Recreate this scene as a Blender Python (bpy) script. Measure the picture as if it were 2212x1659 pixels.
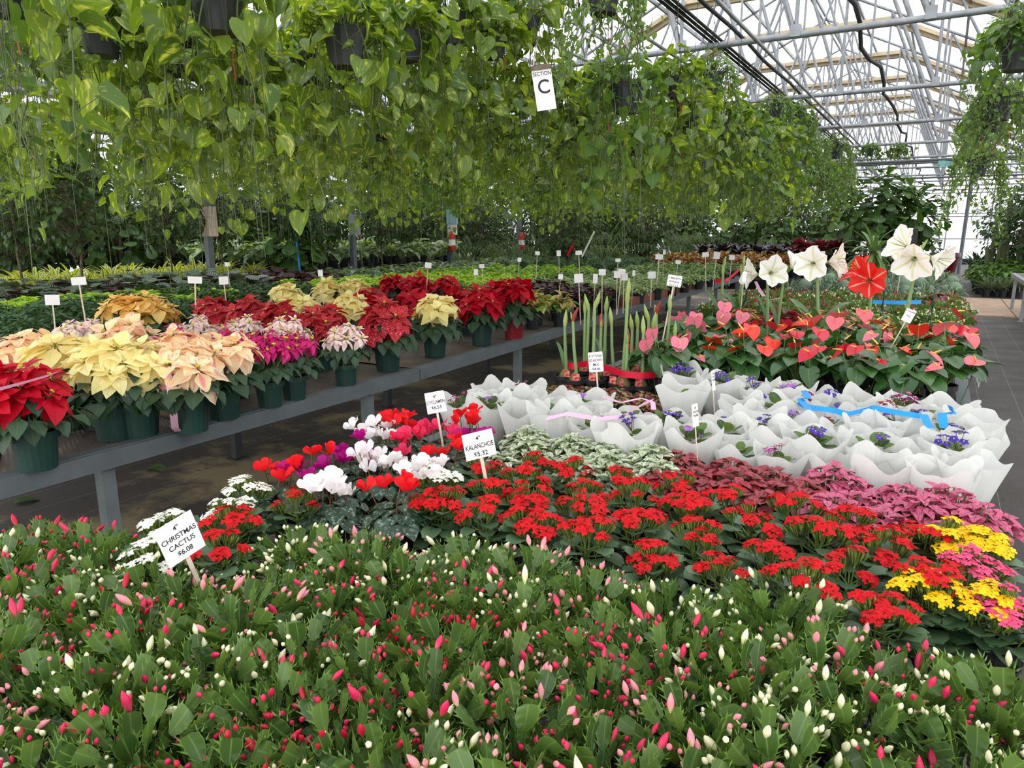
import bpy, bmesh, math, random
import numpy as np
from mathutils import Vector, Matrix
from math import sin, cos, pi, radians as R
S = bpy.context.scene
for o in list(bpy.data.objects): bpy.data.objects.remove(o)

# ------------------------------------------------------------------ camera, sky, exposure
F, CX, CY, H = 1534., 1106., 829.5, 1.6
PITCH, YAW = R(12.1), R(30.8)
cam_d = bpy.data.cameras.new('camera'); cam = bpy.data.objects.new('camera', cam_d)
S.collection.objects.link(cam); S.camera = cam
cam_d.sensor_width = 36; cam_d.lens = 36 * F / 2212; cam_d.clip_end = 200; cam_d.clip_start = .02
cam.location = (0, 0, H); cam.rotation_euler = (pi / 2 - PITCH, 0, YAW)
W = bpy.data.worlds.new('overcast_sky'); S.world = W; W.use_nodes = True
bg = W.node_tree.nodes['Background']; bg.inputs[0].default_value = (1., .985, .95, 1); bg.inputs[1].default_value = 4.9
S.view_settings.view_transform = 'Standard'; S.view_settings.look = 'None'
S.view_settings.exposure = 0.0; S.view_settings.gamma = 1; S.view_settings.use_curve_mapping = False
S.cycles.max_bounces = 7; S.cycles.diffuse_bounces = 4; S.cycles.glossy_bounces = 2
S.cycles.transmission_bounces = 4; S.cycles.transparent_max_bounces = 8
S.cycles.caustics_reflective = False; S.cycles.caustics_refractive = False

cp, sp, cy_, sy_ = cos(PITCH), sin(PITCH), cos(YAW), sin(YAW)
FW = np.array([-sy_ * cp, cy_ * cp, -sp]); RT = np.array([cy_, sy_, 0.]); UP = np.cross(RT, FW)
def at(px, py, z):
    d = FW * F + RT * (px - CX) + UP * (CY - py); return np.array([0, 0, H]) + d * ((z - H) / d[2])
def aty(px, py, y):
    d = FW * F + RT * (px - CX) + UP * (CY - py); return np.array([0, 0, H]) + d * (y / d[1])
def atx(px, py, x):
    d = FW * F + RT * (px - CX) + UP * (CY - py); return np.array([0, 0, H]) + d * (x / d[0])
def w2p(p):
    v = np.array(p, float) - [0, 0, H]; c = v @ FW
    if c < .05: return (-9e9, -9e9)
    return (CX + F * (v @ RT) / c, CY - F * (v @ UP) / c)
def seen(p, r=.15):
    x, y = w2p(p); m = r * F / max(.3, float(np.linalg.norm(np.array(p) - [0, 0, H])))
    return -m < x < 2212 + m and -m < y < 1659 + m
rng = np.random.default_rng(7); U = rng.uniform
def dv(az, el): return np.array([cos(az) * cos(el), sin(az) * cos(el), sin(el)])

# ------------------------------------------------------------------ materials
def lin(c):
    f = lambda v: v / 12.92 if v <= .04045 else ((v + .055) / 1.055) ** 2.4
    return tuple(f(x / 255) for x in c) + (1,)
class NT:
    def __init__(s, name):
        s.m = bpy.data.materials.new(name); s.m.use_nodes = True; s.t = s.m.node_tree
        s.t.nodes.clear(); s.out = s.n('OutputMaterial')
    def n(s, ty, **k):
        x = s.t.nodes.new('ShaderNode' + ty)
        for a, v in k.items(): setattr(x, a, v)
        return x
    def put(s, sock, v):
        if v is None: return
        if hasattr(v, 'is_linked'): s.t.links.new(v, sock)
        else: sock.default_value = v
    def math(s, op, a, b=None, c=None):
        x = s.n('Math', operation=op)
        for i, v in enumerate((a, b, c)): s.put(x.inputs[i], v)
        return x.outputs[0]
    def mix(s, f, a, b):
        x = s.n('Mix', data_type='RGBA'); s.put(x.inputs[0], f); s.put(x.inputs[6], a); s.put(x.inputs[7], b); return x.outputs[2]
    def ramp(s, f, lo, hi):
        x = s.n('MapRange'); s.put(x.inputs[0], f); x.inputs[1].default_value = lo; x.inputs[2].default_value = hi; return x.outputs[0]
    def noise(s, scale, detail=2, vec=None, rough=.5):
        x = s.n('TexNoise'); x.inputs['Scale'].default_value = scale; x.inputs['Detail'].default_value = detail; x.inputs['Roughness'].default_value = rough
        if vec is not None: s.put(x.inputs['Vector'], vec)
        return x.outputs[0]
    def bsdf(s, col, rough=.5, spec=.5, metal=0., bump=None, trans=0.):
        p = s.n('BsdfPrincipled'); s.put(p.inputs['Base Color'], col); s.put(p.inputs['Roughness'], rough)
        p.inputs['Specular IOR Level'].default_value = spec; p.inputs['Metallic'].default_value = metal
        if bump:
            b = s.n('Bump'); b.inputs['Strength'].default_value = bump[1]; b.inputs['Distance'].default_value = bump[2] if len(bump) > 2 else .01
            s.put(b.inputs['Height'], bump[0]); s.t.links.new(b.outputs[0], p.inputs['Normal'])
        return p.outputs[0]
    def mixs(s, f, a, b):
        x = s.n('MixShader'); s.put(x.inputs[0], f); s.put(x.inputs[1], a); s.put(x.inputs[2], b); return x.outputs[0]
    def end(s, sh): s.t.links.new(sh, s.out.inputs[0]); return s.m
def plain(name, c, rough=.6, spec=.4, metal=0., var=.0, sc=8):
    t = NT(name); col = lin(c)
    if var:
        o = t.n('TexCoord').outputs['Object']; k = t.ramp(t.noise(sc, 4, o), .3, .7)
        col = t.mix(k, lin([x * (1 - var) for x in c]), lin([min(255, x * (1 + var)) for x in c]))
    return t.end(t.bsdf(col, rough, spec, metal))
def leafmat(name, c1, c2=None, mid=None, vein=None, edge=None, blotch=None, trans=.32, rough=.42, spec=.4, tc=None, tip=None, freq=9):
    """leaf: per leaf colour change between c1 and c2, midrib, side veins, margin, blotches, base-to-tip colour"""
    t = NT(name); isl = t.n('NewGeometry').outputs['Random Per Island']
    uv = t.n('UVMap').outputs[0]; sx = t.n('SeparateXYZ'); t.put(sx.inputs[0], uv)
    a = t.math('ABSOLUTE', t.math('MULTIPLY_ADD', sx.outputs[0], 2., -1.)); v = sx.outputs[1]
    col = t.mix(isl, lin(c1), lin(c2 or c1))
    if tip: col = t.mix(t.ramp(v, tip[1], tip[2]), col, lin(tip[0]))
    if blotch:
        bc, sc, lo, hi = blotch[:4]
        cb = t.n('CombineXYZ'); t.put(cb.inputs[0], sx.outputs[0]); t.put(cb.inputs[1], v); t.put(cb.inputs[2], t.math('MULTIPLY', isl, 37.))
        stretch = t.n('Mapping'); stretch.inputs['Scale'].default_value = blotch[4] if len(blotch) > 4 else (1, 1, 1); t.put(stretch.inputs[0], cb.outputs[0])
        col = t.mix(t.ramp(t.noise(sc, 3, stretch.outputs[0], .6), lo, hi), col, lin(bc))
    if edge: col = t.mix(t.ramp(a, edge[1], edge[2]), col, lin(edge[0]))
    if vein:
        w = t.math('SINE', t.math('MULTIPLY', t.math('SUBTRACT', v, t.math('MULTIPLY', a, .35)), freq * 2 * pi))
        col = t.mix(t.math('MULTIPLY', t.ramp(w, vein[2] if len(vein) > 2 else .8, 1.), vein[1]), col, lin(vein[0]))
    if mid: col = t.mix(t.math('MULTIPLY', t.ramp(a, mid[2] if len(mid) > 2 else .12, .03), mid[1]), col, lin(mid[0]))
    sh = t.bsdf(col, rough, spec)
    tr = t.n('BsdfTranslucent')
    g = t.n('Mix', data_type='RGBA', blend_type='MULTIPLY'); g.inputs[0].default_value = 1; t.put(g.inputs[6], col); g.inputs[7].default_value = tc or (1.9, 1.75, .7, 1)
    t.put(tr.inputs[0], g.outputs[2])
    return t.end(t.mixs(trans, sh, tr.outputs[0]))
def petal(name, c1, c2=None, **k):
    k.setdefault('tc', (1.3, 1.1, 1.1, 1)); k.setdefault('trans', .3); k.setdefault('rough', .55); k.setdefault('spec', .2); return leafmat(name, c1, c2, **k)
M = {}
M['pot_black'] = plain('black_plastic', (34, 34, 36), .5, .4, var=.2)
M['pot_green'] = plain('green_plastic', (32, 62, 54), .45, .4, var=.1)
M['pot_hang'] = plain('dark_grey_plastic', (44, 47, 46), .5, .4, var=.15)
M['foil'] = plain('red_foil', (138, 20, 36), .3, .6)
M['soil'] = plain('soil', (62, 44, 34), .95, .1, var=.4, sc=60)
M['steel'] = plain('painted_steel', (104, 111, 113), .5, .5, .25, var=.06)
M['galv'] = plain('galvanised_steel', (150, 153, 156), .45, .5, .35, var=.08)
M['dark_steel'] = plain('dark_steel', (46, 48, 50), .5, .5, .3)
M['cable'] = plain('black_cable', (42, 42, 44), .6)
M['wire'] = plain('wire', (58, 58, 56), .6)
M['cloth'] = plain('beige_curtain', (214, 196, 164), .85, .1, var=.08, sc=3)
M['wood'] = plain('pale_wood', (216, 196, 178), .8, .2, var=.05, sc=30)
M['card'] = plain('white_card', (236, 233, 230), .5, .3)
M['ink'] = plain('black_ink', (36, 36, 42), .6)
M['twig'] = plain('bark', (104, 92, 78), .85, .1, var=.25, sc=20)
M['stem'] = leafmat('green_stem', (92, 128, 58), (112, 140, 74), trans=.1)
M['vine'] = leafmat('vine_stem', (96, 118, 62), (88, 96, 62), trans=.1)
M['redstem'] = leafmat('red_stem', (120, 70, 60), (104, 90, 62), trans=.1)
M['tagred'] = plain('red_tag', (186, 44, 40), .5)
M['cactus'] = leafmat('cactus_segment', (58, 86, 38), (98, 126, 64), mid=((128, 160, 92), .5, .1), edge=((108, 140, 66), .86, 1.), trans=.25, rough=.4, spec=.5)
for n, c1, c2, b in (('hot', (224, 44, 92), (206, 32, 66), (236, 90, 110)), ('pale', (240, 150, 160), (236, 124, 150), (240, 196, 160)), ('cream', (238, 234, 196), (226, 226, 170), (222, 226, 160)), ('crimson', (190, 22, 52), (224, 50, 60), (196, 60, 66))):
    M['bud_' + n] = petal('bud_' + n, b, b, tip=(c1, .1, .45), trans=.15, rough=.4, spec=.4)
M['kal_leaf'] = leafmat('kalanchoe_leaf', (54, 84, 54), (92, 120, 84), mid=((104, 132, 94), .3), edge=((96, 112, 76), .93, 1), trans=.15, rough=.38, spec=.45)
M['kal_bud'] = leafmat('kalanchoe_bud', (104, 128, 56), (134, 150, 72), trans=.15)
for n, c1, c2, cc in (('red', (216, 22, 30), (196, 14, 26), (240, 90, 60)), ('white', (246, 246, 236), (238, 240, 224), (226, 236, 170)), ('yellow', (250, 214, 30), (240, 196, 20), (244, 170, 20)), ('pink', (238, 96, 140), (230, 80, 124), (250, 150, 170))):
    M['kal_' + n] = petal('kalanchoe_' + n, c1, c2, trans=.25)
M['cyc_leaf'] = leafmat('cyclamen_leaf', (40, 66, 48), (56, 82, 58), blotch=((150, 168, 150), 5, .52, .68), edge=((46, 74, 52), .7, .85), trans=.12, rough=.45)
for n, c1, c2 in (('white', (246, 246, 244), (238, 238, 238)), ('red', (222, 24, 34), (236, 40, 44)), ('rose', (226, 40, 92), (238, 70, 110)), ('magenta', (190, 20, 130), (168, 18, 124))):
    M['cyc_' + n] = petal('cyclamen_' + n, c1, c2, trans=.35)
M['polka_white'] = leafmat('polka_white', (232, 234, 214), (204, 214, 178), blotch=((70, 96, 52), 9, .50, .60), edge=((110, 130, 80), .8, 1), mid=((70, 96, 52), .8, .1), trans=.25, tc=(1.2, 1.2, .8, 1))
M['polka_pink'] = leafmat('polka_pink', (232, 112, 150), (214, 92, 130), blotch=((92, 50, 56), 8, .54, .62), vein=((84, 44, 54), .7, .6), mid=((84, 44, 54), .9, .1), trans=.22, tc=(1.3, 1, 1, 1))
M['polka_red'] = leafmat('polka_red', (196, 70, 84), (150, 50, 60), blotch=((100, 52, 50), 9, .50, .62), vein=((92, 44, 44), .6, .6), mid=((92, 44, 44), .8, .1), trans=.2, tc=(1.3, 1, .9, 1))
M['vio_leaf'] = leafmat('violet_leaf', (62, 84, 50), (96, 122, 66), vein=((110, 132, 84), .25, .7), mid=((120, 140, 90), .5), trans=.2, rough=.7, spec=.15, freq=5)
for n, c1, c2 in (('blue', (84, 62, 178), (62, 46, 140)), ('lilac', (172, 120, 206), (150, 100, 190)), ('orchid', (200, 80, 180), (184, 60, 160)), ('plum', (140, 30, 74), (120, 24, 66))):
    M['vio_' + n] = petal('violet_' + n, c1, c2, trans=.2)
M['gold'] = plain('flower_centre', (226, 190, 60), .6)
M['anth_leaf'] = leafmat('anthurium_leaf', (42, 78, 36), (64, 104, 48), mid=((120, 146, 90), .5, .06), vein=((70, 104, 60), .5, .9), trans=.16, rough=.28, spec=.55, freq=6)
for n, c1, c2 in (('coral', (236, 92, 104), (240, 112, 116)), ('scarlet', (228, 44, 36), (240, 72, 40)), ('rose', (226, 104, 128), (238, 140, 156)), ('crimson', (196, 26, 48), (214, 44, 64))):
    M['anth_' + n] = petal('anthurium_' + n, c1, c2, vein=((max(0, c1[0] - 26), max(0, c1[1] - 24), max(0, c1[2] - 22)), .5, .8), trans=.15, rough=.25, spec=.5, freq=5)
M['spadix'] = plain('spadix', (238, 190, 84), .6)
M['am_stem'] = leafmat('amaryllis_stem', (120, 148, 92), (138, 164, 106), tip=((104, 92, 70), 2, 3), trans=.1, spec=.35)
M['am_bud'] = leafmat('amaryllis_bud', (134, 156, 84), (152, 170, 96), trans=.12)
M['am_budred'] = leafmat('amaryllis_red_bud', (186, 62, 56), (204, 60, 50), tip=((150, 60, 50), .0, .3), trans=.12)
M['am_leaf'] = leafmat('strap_leaf', (72, 106, 56), (92, 124, 70), trans=.2, rough=.35)
M['am_white'] = petal('amaryllis_white', (248, 246, 232), (242, 240, 220), tip=((250, 250, 244), .1, .5), mid=((206, 218, 130), .6, .25))
M['am_red'] = petal('amaryllis_red', (224, 38, 34), (236, 60, 46), mid=((246, 200, 180), .75, .16))
M['ribbon_red'] = petal('ribbon_red', (216, 26, 56), trans=.15, rough=.35)
M['ribbon_blue'] = petal('ribbon_blue', (40, 150, 224), trans=.15, rough=.4)
M['ribbon_pink'] = petal('ribbon_pink', (244, 190, 214), trans=.2, rough=.4)
t = NT('bulb_card'); o = t.n('TexCoord').outputs['Object']
M['bulbcard'] = t.end(t.bsdf(t.mix(t.ramp(t.noise(60, 2, o), .45, .55), lin((206, 40, 44)), lin((232, 150, 140))), .4))
t = NT('white_paper'); o = t.n('TexCoord').outputs['Object']
pb = t.bsdf(lin((232, 231, 226)), .75, .2, bump=(t.noise(45, 4, o), .25, .004)); tr = t.n('BsdfTranslucent'); tr.inputs[0].default_value = (.86, .86, .83, 1)
M['paper'] = t.end(t.mixs(.42, pb, tr.outputs[0]))
M['poin_leaf'] = leafmat('poinsettia_leaf', (34, 58, 40), (52, 80, 50), mid=((84, 108, 76), .5, .05), vein=((60, 86, 60), .5, .9), trans=.14, rough=.45, freq=7)
PV = dict(trans=.34, rough=.5, spec=.25, freq=8)
M['poin_red'] = petal('poinsettia_red', (206, 16, 42), (176, 8, 36), vein=((150, 4, 26), .5, .75), mid=((158, 6, 28), .5, .08), **PV)
M['poin_cream'] = petal('poinsettia_cream', (246, 240, 180), (238, 226, 150), vein=((214, 206, 120), .6, .75), mid=((210, 210, 130), .6, .08), **PV)
M['poin_peach'] = petal('poinsettia_peach', (250, 234, 192), (248, 226, 176), blotch=((240, 158, 158), 2.4, .5, .62, (1, .6, 1)), edge=((250, 236, 194), .5, .85), vein=((236, 190, 150), .4, .75), **PV)
M['poin_pink'] = petal('poinsettia_pink', (226, 60, 140), (208, 44, 124), vein=((180, 30, 100), .4, .75), **PV)
M['poin_white'] = petal('poinsettia_white', (248, 240, 232), (244, 226, 220), blotch=((244, 206, 204), 3, .5, .7), **PV)
M['poin_speck'] = petal('poinsettia_speckled', (200, 22, 46), (172, 12, 36), blotch=((244, 180, 172), 18, .57, .63), **PV)
M['poin_yellow'] = petal('poinsettia_yellow', (244, 214, 134), (236, 198, 104), vein=((222, 180, 96), .5, .75), **PV)
M['cyath'] = plain('poinsettia_centre', (214, 196, 60), .6)
M['pothos'] = leafmat('pothos_leaf', (74, 104, 40), (120, 146, 56), blotch=((206, 214, 104), 2.4, .54, .72, (2.2, .8, 1)), mid=((150, 180, 90), .5, .06), trans=.48, rough=.34, spec=.5)
M['philo'] = leafmat('philodendron_leaf', (62, 92, 40), (104, 136, 56), mid=((130, 160, 80), .4, .06), trans=.42, rough=.34, spec=.5)
M['fine'] = leafmat('fine_leaf', (84, 118, 56), (128, 158, 80), trans=.4)
def gl(k, c1, c2, **kw): M[k] = leafmat(k, c1, c2, **kw)
gl('lime', (176, 206, 60), (150, 188, 52)); gl('dkgreen', (44, 72, 40), (64, 94, 50)); gl('fern', (70, 104, 62), (52, 86, 52))
gl('varieg', (214, 222, 190), (150, 176, 124), blotch=((92, 128, 72), 4, .46, .56)); gl('midgreen', (96, 140, 60), (126, 160, 70)); gl('silver', (150, 166, 138), (112, 134, 104), edge=((72, 100, 66), .55, .8))
gl('burgundy', (74, 40, 42), (52, 34, 36), trans=.15); gl('purple', (58, 38, 50), (38, 34, 44), trans=.12, rough=.3); gl('yellowpink', (206, 200, 120), (220, 150, 120), blotch=((110, 140, 70), 3, .45, .6))
gl('croton', (150, 62, 44), (104, 112, 48), blotch=((214, 176, 80), 3, .55, .65), trans=.2); gl('cordyline', (128, 36, 58), (92, 30, 48), trans=.25)
gl('calathea', (52, 70, 48), (40, 56, 42), vein=((186, 204, 176), .9, .3), trans=.12, freq=7); gl('calunder', (74, 34, 40), (58, 30, 36), trans=.15)
gl('dracaena', (206, 214, 96), (182, 200, 84), edge=((206, 214, 96), .5, .6), mid=((56, 84, 44), 1., .55)); gl('ficus', (46, 68, 38), (76, 104, 52), trans=.3, rough=.3)
gl('fiddle', (50, 80, 40), (84, 118, 54), mid=((140, 160, 90), .5, .06), vein=((110, 136, 76), .4, .85), trans=.22, rough=.35, freq=5); gl('palm', (66, 88, 50), (100, 120, 70), trans=.3)
gl('bicolor', (110, 34, 52), (84, 26, 44), edge=((150, 160, 90), .72, .95), mid=((180, 60, 84), .6, .15), trans=.2); gl('coleus', (190, 96, 44), (146, 60, 40), edge=((206, 176, 84), .5, .8), trans=.25)
gl('redleaf', (150, 26, 58), (126, 20, 50), mid=((190, 50, 80), .4, .1), trans=.25); gl('multi', (196, 150, 120), (120, 146, 74), blotch=((232, 130, 120), 4, .5, .6))
gl('succulent', (138, 158, 134), (112, 136, 112), trans=.08, rough=.6); gl('agave', (92, 122, 68), (120, 148, 88), trans=.12); gl('snake', (56, 78, 58), (76, 98, 70), blotch=((110, 130, 96), 4, .5, .6, (1, 6, 1)), trans=.05)
gl('trunkcactus', (120, 118, 78), (96, 104, 66), trans=.03); gl('grassy', (86, 104, 76), (112, 126, 94), trans=.2); gl('brownleaf', (150, 128, 84), (112, 108, 62), trans=.2); gl('fig_under', (70, 102, 60), (84, 112, 66), trans=.3)
gl('pale_seg', (206, 214, 130), (196, 204, 116), trans=.3)

# ------------------------------------------------------------------ mesh building
class MB:
    def __init__(s): s.V, s.Q, s.T, s.n, s.mats = [], [], [], 0, []
    def mi(s, k):
        if k not in s.mats: s.mats.append(k)
        return s.mats.index(k)
    def add(s, V, Fq, uv, k, smooth=True):
        i = s.mi(k); s.V.append(V); s.T.append(uv if uv is not None else np.zeros((len(V), 2)))
        s.Q.append(np.hstack([Fq + s.n, np.full((len(Fq), 1), i), np.full((len(Fq), 1), int(smooth))])); s.n += len(V); return s
    def leaf(s, T, pos, d, up, sc, k, wid=1.):
        y = d / np.linalg.norm(d); x = np.cross(y, up); l = np.linalg.norm(x)
        if l < 1e-4: x = np.cross(y, (1, .3, 0)); l = np.linalg.norm(x)
        x /= l; z = np.cross(x, y)
        s.add((T[0] * [sc * wid, sc, sc]) @ np.array([x, y, z]) + pos, T[1], T[2], k)
    def tube(s, P, r, k, n=5, smooth=True):
        P = np.array(P, float); m = len(P); r = np.broadcast_to(r, (m,)).astype(float)
        D = np.gradient(P, axis=0); D /= np.linalg.norm(D, axis=1)[:, None] + 1e-9
        a = np.array([0, 0, 1.]) if abs(D[0][2]) < .9 else np.array([1., 0, 0]); V = []
        for i in range(m):
            a = a - D[i] * (a @ D[i]); a /= np.linalg.norm(a) + 1e-9; b = np.cross(D[i], a)
            th = np.arange(n) * 2 * pi / n; V.append(P[i] + r[i] * (np.cos(th)[:, None] * a + np.sin(th)[:, None] * b))
        V = np.vstack(V); q = [(i * n + j, i * n + (j + 1) % n, (i + 1) * n + (j + 1) % n, (i + 1) * n + j) for i in range(m - 1) for j in range(n)]
        uv = np.array([(.5, i / (m - 1)) for i in range(m) for j in range(n)])
        return s.add(V, np.array(q), uv, k, smooth)
    def lathe(s, prof, k, n=18, c=(0, 0, 0), smooth=True):
        V = np.array([(r * cos(j * 2 * pi / n) + c[0], r * sin(j * 2 * pi / n) + c[1], z + c[2]) for r, z in prof for j in range(n)])
        m = len(prof); q = [(i * n + j, i * n + (j + 1) % n, (i + 1) * n + (j + 1) % n, (i + 1) * n + j) for i in range(m - 1) for j in range(n)]
        return s.add(V, np.array(q), None, k, smooth)
    def box(s, lo, hi, k, M3=None, off=(0, 0, 0)):
        x0, y0, z0 = lo; x1, y1, z1 = hi
        V = np.array([(x, y, z) for z in (z0, z1) for y in (y0, y1) for x in (x0, x1)], float)
        if M3 is not None: V = V @ M3
        V = V + np.array(off); q = np.array([(0, 2, 3, 1), (4, 5, 7, 6), (0, 1, 5, 4), (2, 6, 7, 3), (0, 4, 6, 2), (1, 3, 7, 5)])
        return s.add(V, q, None, k, False)
    def bar(s, p, q, w, h, k, roll_up=(0, 0, 1)):
        p, q = np.array(p, float), np.array(q, float); d = q - p; L = np.linalg.norm(d); y = d / L; x = np.cross(y, roll_up); x /= np.linalg.norm(x); z = np.cross(x, y)
        return s.box((-w / 2, 0, -h / 2), (w / 2, L, h / 2), k, np.array([x, y, z]), p)
    def strip(s, P, w, k, side=None, twist=None):
        P = np.array(P, float); m = len(P); D = np.gradient(P, axis=0)
        V = []
        for i in range(m):
            sd = np.array(side[i] if np.ndim(side) == 2 else side if side is not None else np.cross(D[i], (0, 0, 1.)), float); sd /= np.linalg.norm(sd) + 1e-9
            V += [P[i] - sd * w / 2, P[i], P[i] + sd * w / 2]
        q = [(i * 3 + j, i * 3 + j + 1, i * 3 + j + 4, i * 3 + j + 3) for i in range(m - 1) for j in (0, 1)]
        uv = np.array([(u, i / (m - 1)) for i in range(m) for u in (0, .5, 1)]); return s.add(np.array(V), np.array(q), uv, k)
    def mesh(s, name):
        V = np.vstack(s.V); Q = np.vstack(s.Q); uv = np.vstack(s.T); me = bpy.data.meshes.new(name); nf = len(Q)
        me.vertices.add(len(V)); me.vertices.foreach_set('co', V.astype(np.float32).ravel())
        me.loops.add(nf * 4); me.loops.foreach_set('vertex_index', Q[:, :4].astype(np.int32).ravel())
        me.polygons.add(nf); me.polygons.foreach_set('loop_start', np.arange(0, nf * 4, 4, dtype=np.int32))
        me.polygons.foreach_set('material_index', Q[:, 4].astype(np.int32)); me.polygons.foreach_set('use_smooth', Q[:, 5].astype(bool))
        l = me.uv_layers.new(name='UVMap'); l.data.foreach_set('uv', uv[Q[:, :4].ravel()].astype(np.float32).ravel())
        for k in s.mats: me.materials.append(M[k])
        me.update(calc_edges=True); me.validate(); return me
def leaf(out, m=1, bend=.6, fold=.15, wave=0., wf=3., cup=0., seed=None):
    """leaf blade along +y, length 1, from its half outline [(x, y)], curved down by `bend` radians"""
    out = np.array(out, float); n = len(out); run = 0.; ym = []
    for x, y in out: run = max(run, y, 0.); ym.append(run)
    ym = np.array(ym); ym[-1] = out[-1][1]; us = np.linspace(-1, 1, 2 * m + 1); V = []; uv = []
    for i in range(n):
        for u in us:
            a = abs(u); x = out[i][0] * u; y = ym[i] * (1 - a) + out[i][1] * a
            z = fold * abs(x) - cup * x * x * 4 + wave * sin(wf * 2 * pi * y + (1.3 if u > 0 else 0)) * a * a
            if bend: th = bend * y; yy = sin(th) / bend - z * -sin(th); zz = -(1 - cos(th)) / bend + z * cos(th)
            else: yy, zz = y, z
            V.append((x, yy, zz)); uv.append((.5 + .5 * u, max(0., min(1., y))))
    c = len(us); q = [(i * c + j, i * c + j + 1, (i + 1) * c + j + 1, (i + 1) * c + j) for i in range(n - 1) for j in range(c - 1)]
    return np.array(V), np.array(q), np.array(uv)
O = {}
O['heart'] = [(.02, 0), (.2, -.13), (.4, -.1), (.5, .08), (.5, .28), (.42, .5), (.28, .7), (.12, .88), (.004, 1)]
O['ovate'] = [(.01, 0), (.17, .06), (.3, .2), (.34, .38), (.3, .56), (.2, .76), (.08, .92), (.003, 1)]
O['lance'] = [(.02, 0), (.09, .12), (.14, .3), (.145, .5), (.11, .72), (.05, .9), (.003, 1)]
O['strap'] = [(.035, 0), (.042, .2), (.046, .45), (.042, .7), (.028, .88), (.002, 1)]
O['blade'] = [(.03, 0), (.03, .35), (.022, .7), (.002, 1)]
O['poin'] = [(.012, 0), (.02, .1), (.14, .2), (.27, .34), (.29, .46), (.235, .58), (.21, .66), (.12, .82), (.04, .94), (.002, 1)]
O['mini'] = [(.012, 0), (.1, .16), (.19, .36), (.2, .52), (.13, .74), (.05, .92), (.002, 1)]
O['round'] = [(.02, 0), (.2, .02), (.38, .14), (.46, .34), (.44, .56), (.34, .78), (.18, .95), (.01, 1)]
O['scal'] = [(.03, 0), (.05, .1), (.22, .16), (.36, .28), (.37, .36), (.43, .4), (.44, .52), (.41, .58), (.43, .66), (.35, .8), (.31, .82), (.25, .93), (.19, .92), (.1, 1), (.01, .99)]
O['seg'] = [(.06, 0), (.15, .07), (.24, .18), (.42, .36), (.29, .345), (.33, .46), (.5, .66), (.35, .62), (.36, .74), (.42, 1.07), (.28, .88), (.19, .9), (.11, 1.03), (.06, .93), (.01, .92)]
O['seground'] = [(.08, 0), (.22, .12), (.3, .26), (.34, .42), (.32, .5), (.35, .62), (.31, .7), (.31, .82), (.2, .93), (.01, .97)]
O['fiddle'] = [(.02, 0), (.13, .04), (.2, .16), (.2, .3), (.19, .38), (.3, .55), (.38, .72), (.34, .88), (.18, .99), (.01, 1.)]
O['petal4'] = [(.08, 0), (.3, .4), (.34, .7), (.16, .95), (.01, 1)]
O['cyc'] = [(.1, 0), (.15, .15), (.27, .4), (.38, .64), (.36, .84), (.2, .97), (.01, 1.0)]
O['amar'] = [(.05, 0), (.12, .2), (.3, .5), (.36, .68), (.25, .87), (.08, .98), (.003, 1.02)]
L = {}
def lf(k, o, nv=3, m=1, bend=(.3, .9), fold=(.05, .3), **kw):
    L[k] = [leaf(O[o], m, U(*bend), U(*fold), **kw) for _ in range(nv)]
def pick(k): return L[k][rng.integers(len(L[k]))]
lf('pothos', 'heart', 4, 2, (.3, 1.), (.15, .5), wave=.03); lf('heart', 'heart', 3, 1, (.4, .9)); lf('ovate', 'ovate', 4, 1, (.3, 1.2), (.1, .4)); lf('lance', 'lance', 4, 1, (.3, 1.5))
lf('strap', 'strap', 4, 1, (.8, 1.9), (.3, .6)); lf('blade', 'blade', 4, 1, (.4, 1.6)); lf('poin', 'poin', 5, 2, (.3, 1.1), (.05, .35), wave=.015); lf('mini', 'mini', 4, 1, (.2, .9), (.1, .35))
lf('round', 'round', 4, 2, (.2, .9), (.0, .25), wave=.02); lf('scal', 'scal', 4, 1, (.2, .8), (.05, .35))
def toothed(bend, fold, tips):
    """flat cactus joint: smooth blade with forward hooked teeth on both edges and two claws at the top"""
    prof = [(.07, 0), (.15, .1), (.24, .24), (.28, .38), (.33, .54), (.32, .68), (.32, .82), (.27, .93), (.14, .95)]
    T, Q, uv = leaf(prof, 1, 0, fold); V = [tuple(v) for v in T]; Q = [tuple(q) for q in Q]; uv = [tuple(x) for x in uv]
    for s in (0, 2):
        g = -1 if s == 0 else 1
        for i, (x, y) in zip((1, 3, 5, 6), tips):
            k = len(V); e0, e1 = V[i * 3 + s], V[(i + 1) * 3 + s]
            V += [(g * x, y, fold * x + .02), (g * (abs(e1[0]) * .55 + x * .45), e1[1] * .6 + y * .4, fold * x)]; uv += [(.5 + g * .5, y), (.5 + g * .5, y)]; Q.append((i * 3 + s, k, k + 1, (i + 1) * 3 + s))
    V = np.array(V); th = bend * V[:, 1]; V = np.array([V[:, 0], np.sin(th) / bend + V[:, 2] * np.sin(th), -(1 - np.cos(th)) / bend + V[:, 2] * np.cos(th)]).T
    return V, np.array(Q), np.array(uv)
L['seg'] = [toothed(U(.02, .6), U(-.12, .16), [(U(.38, .46), U(.34, .42)), (U(.47, .57), U(.64, .72)), (U(.46, .56), U(.92, 1.0)), (U(.3, .4), U(1.08, 1.2))]) for _ in range(8)]
lf('seground', 'seground', 3, 1, (.1, .6), (-.1, .15))
lf('fiddle', 'fiddle', 4, 2, (.3, 1.), (.1, .3), wave=.025); lf('petal4', 'petal4', 2, 1, (.2, .5)); lf('cyc', 'cyc', 5, 2, (-.5, .3), (-.15, .2), wave=.05); lf('anth', 'heart', 3, 2, (.2, .9), (.1, .35), wave=.012)
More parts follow.
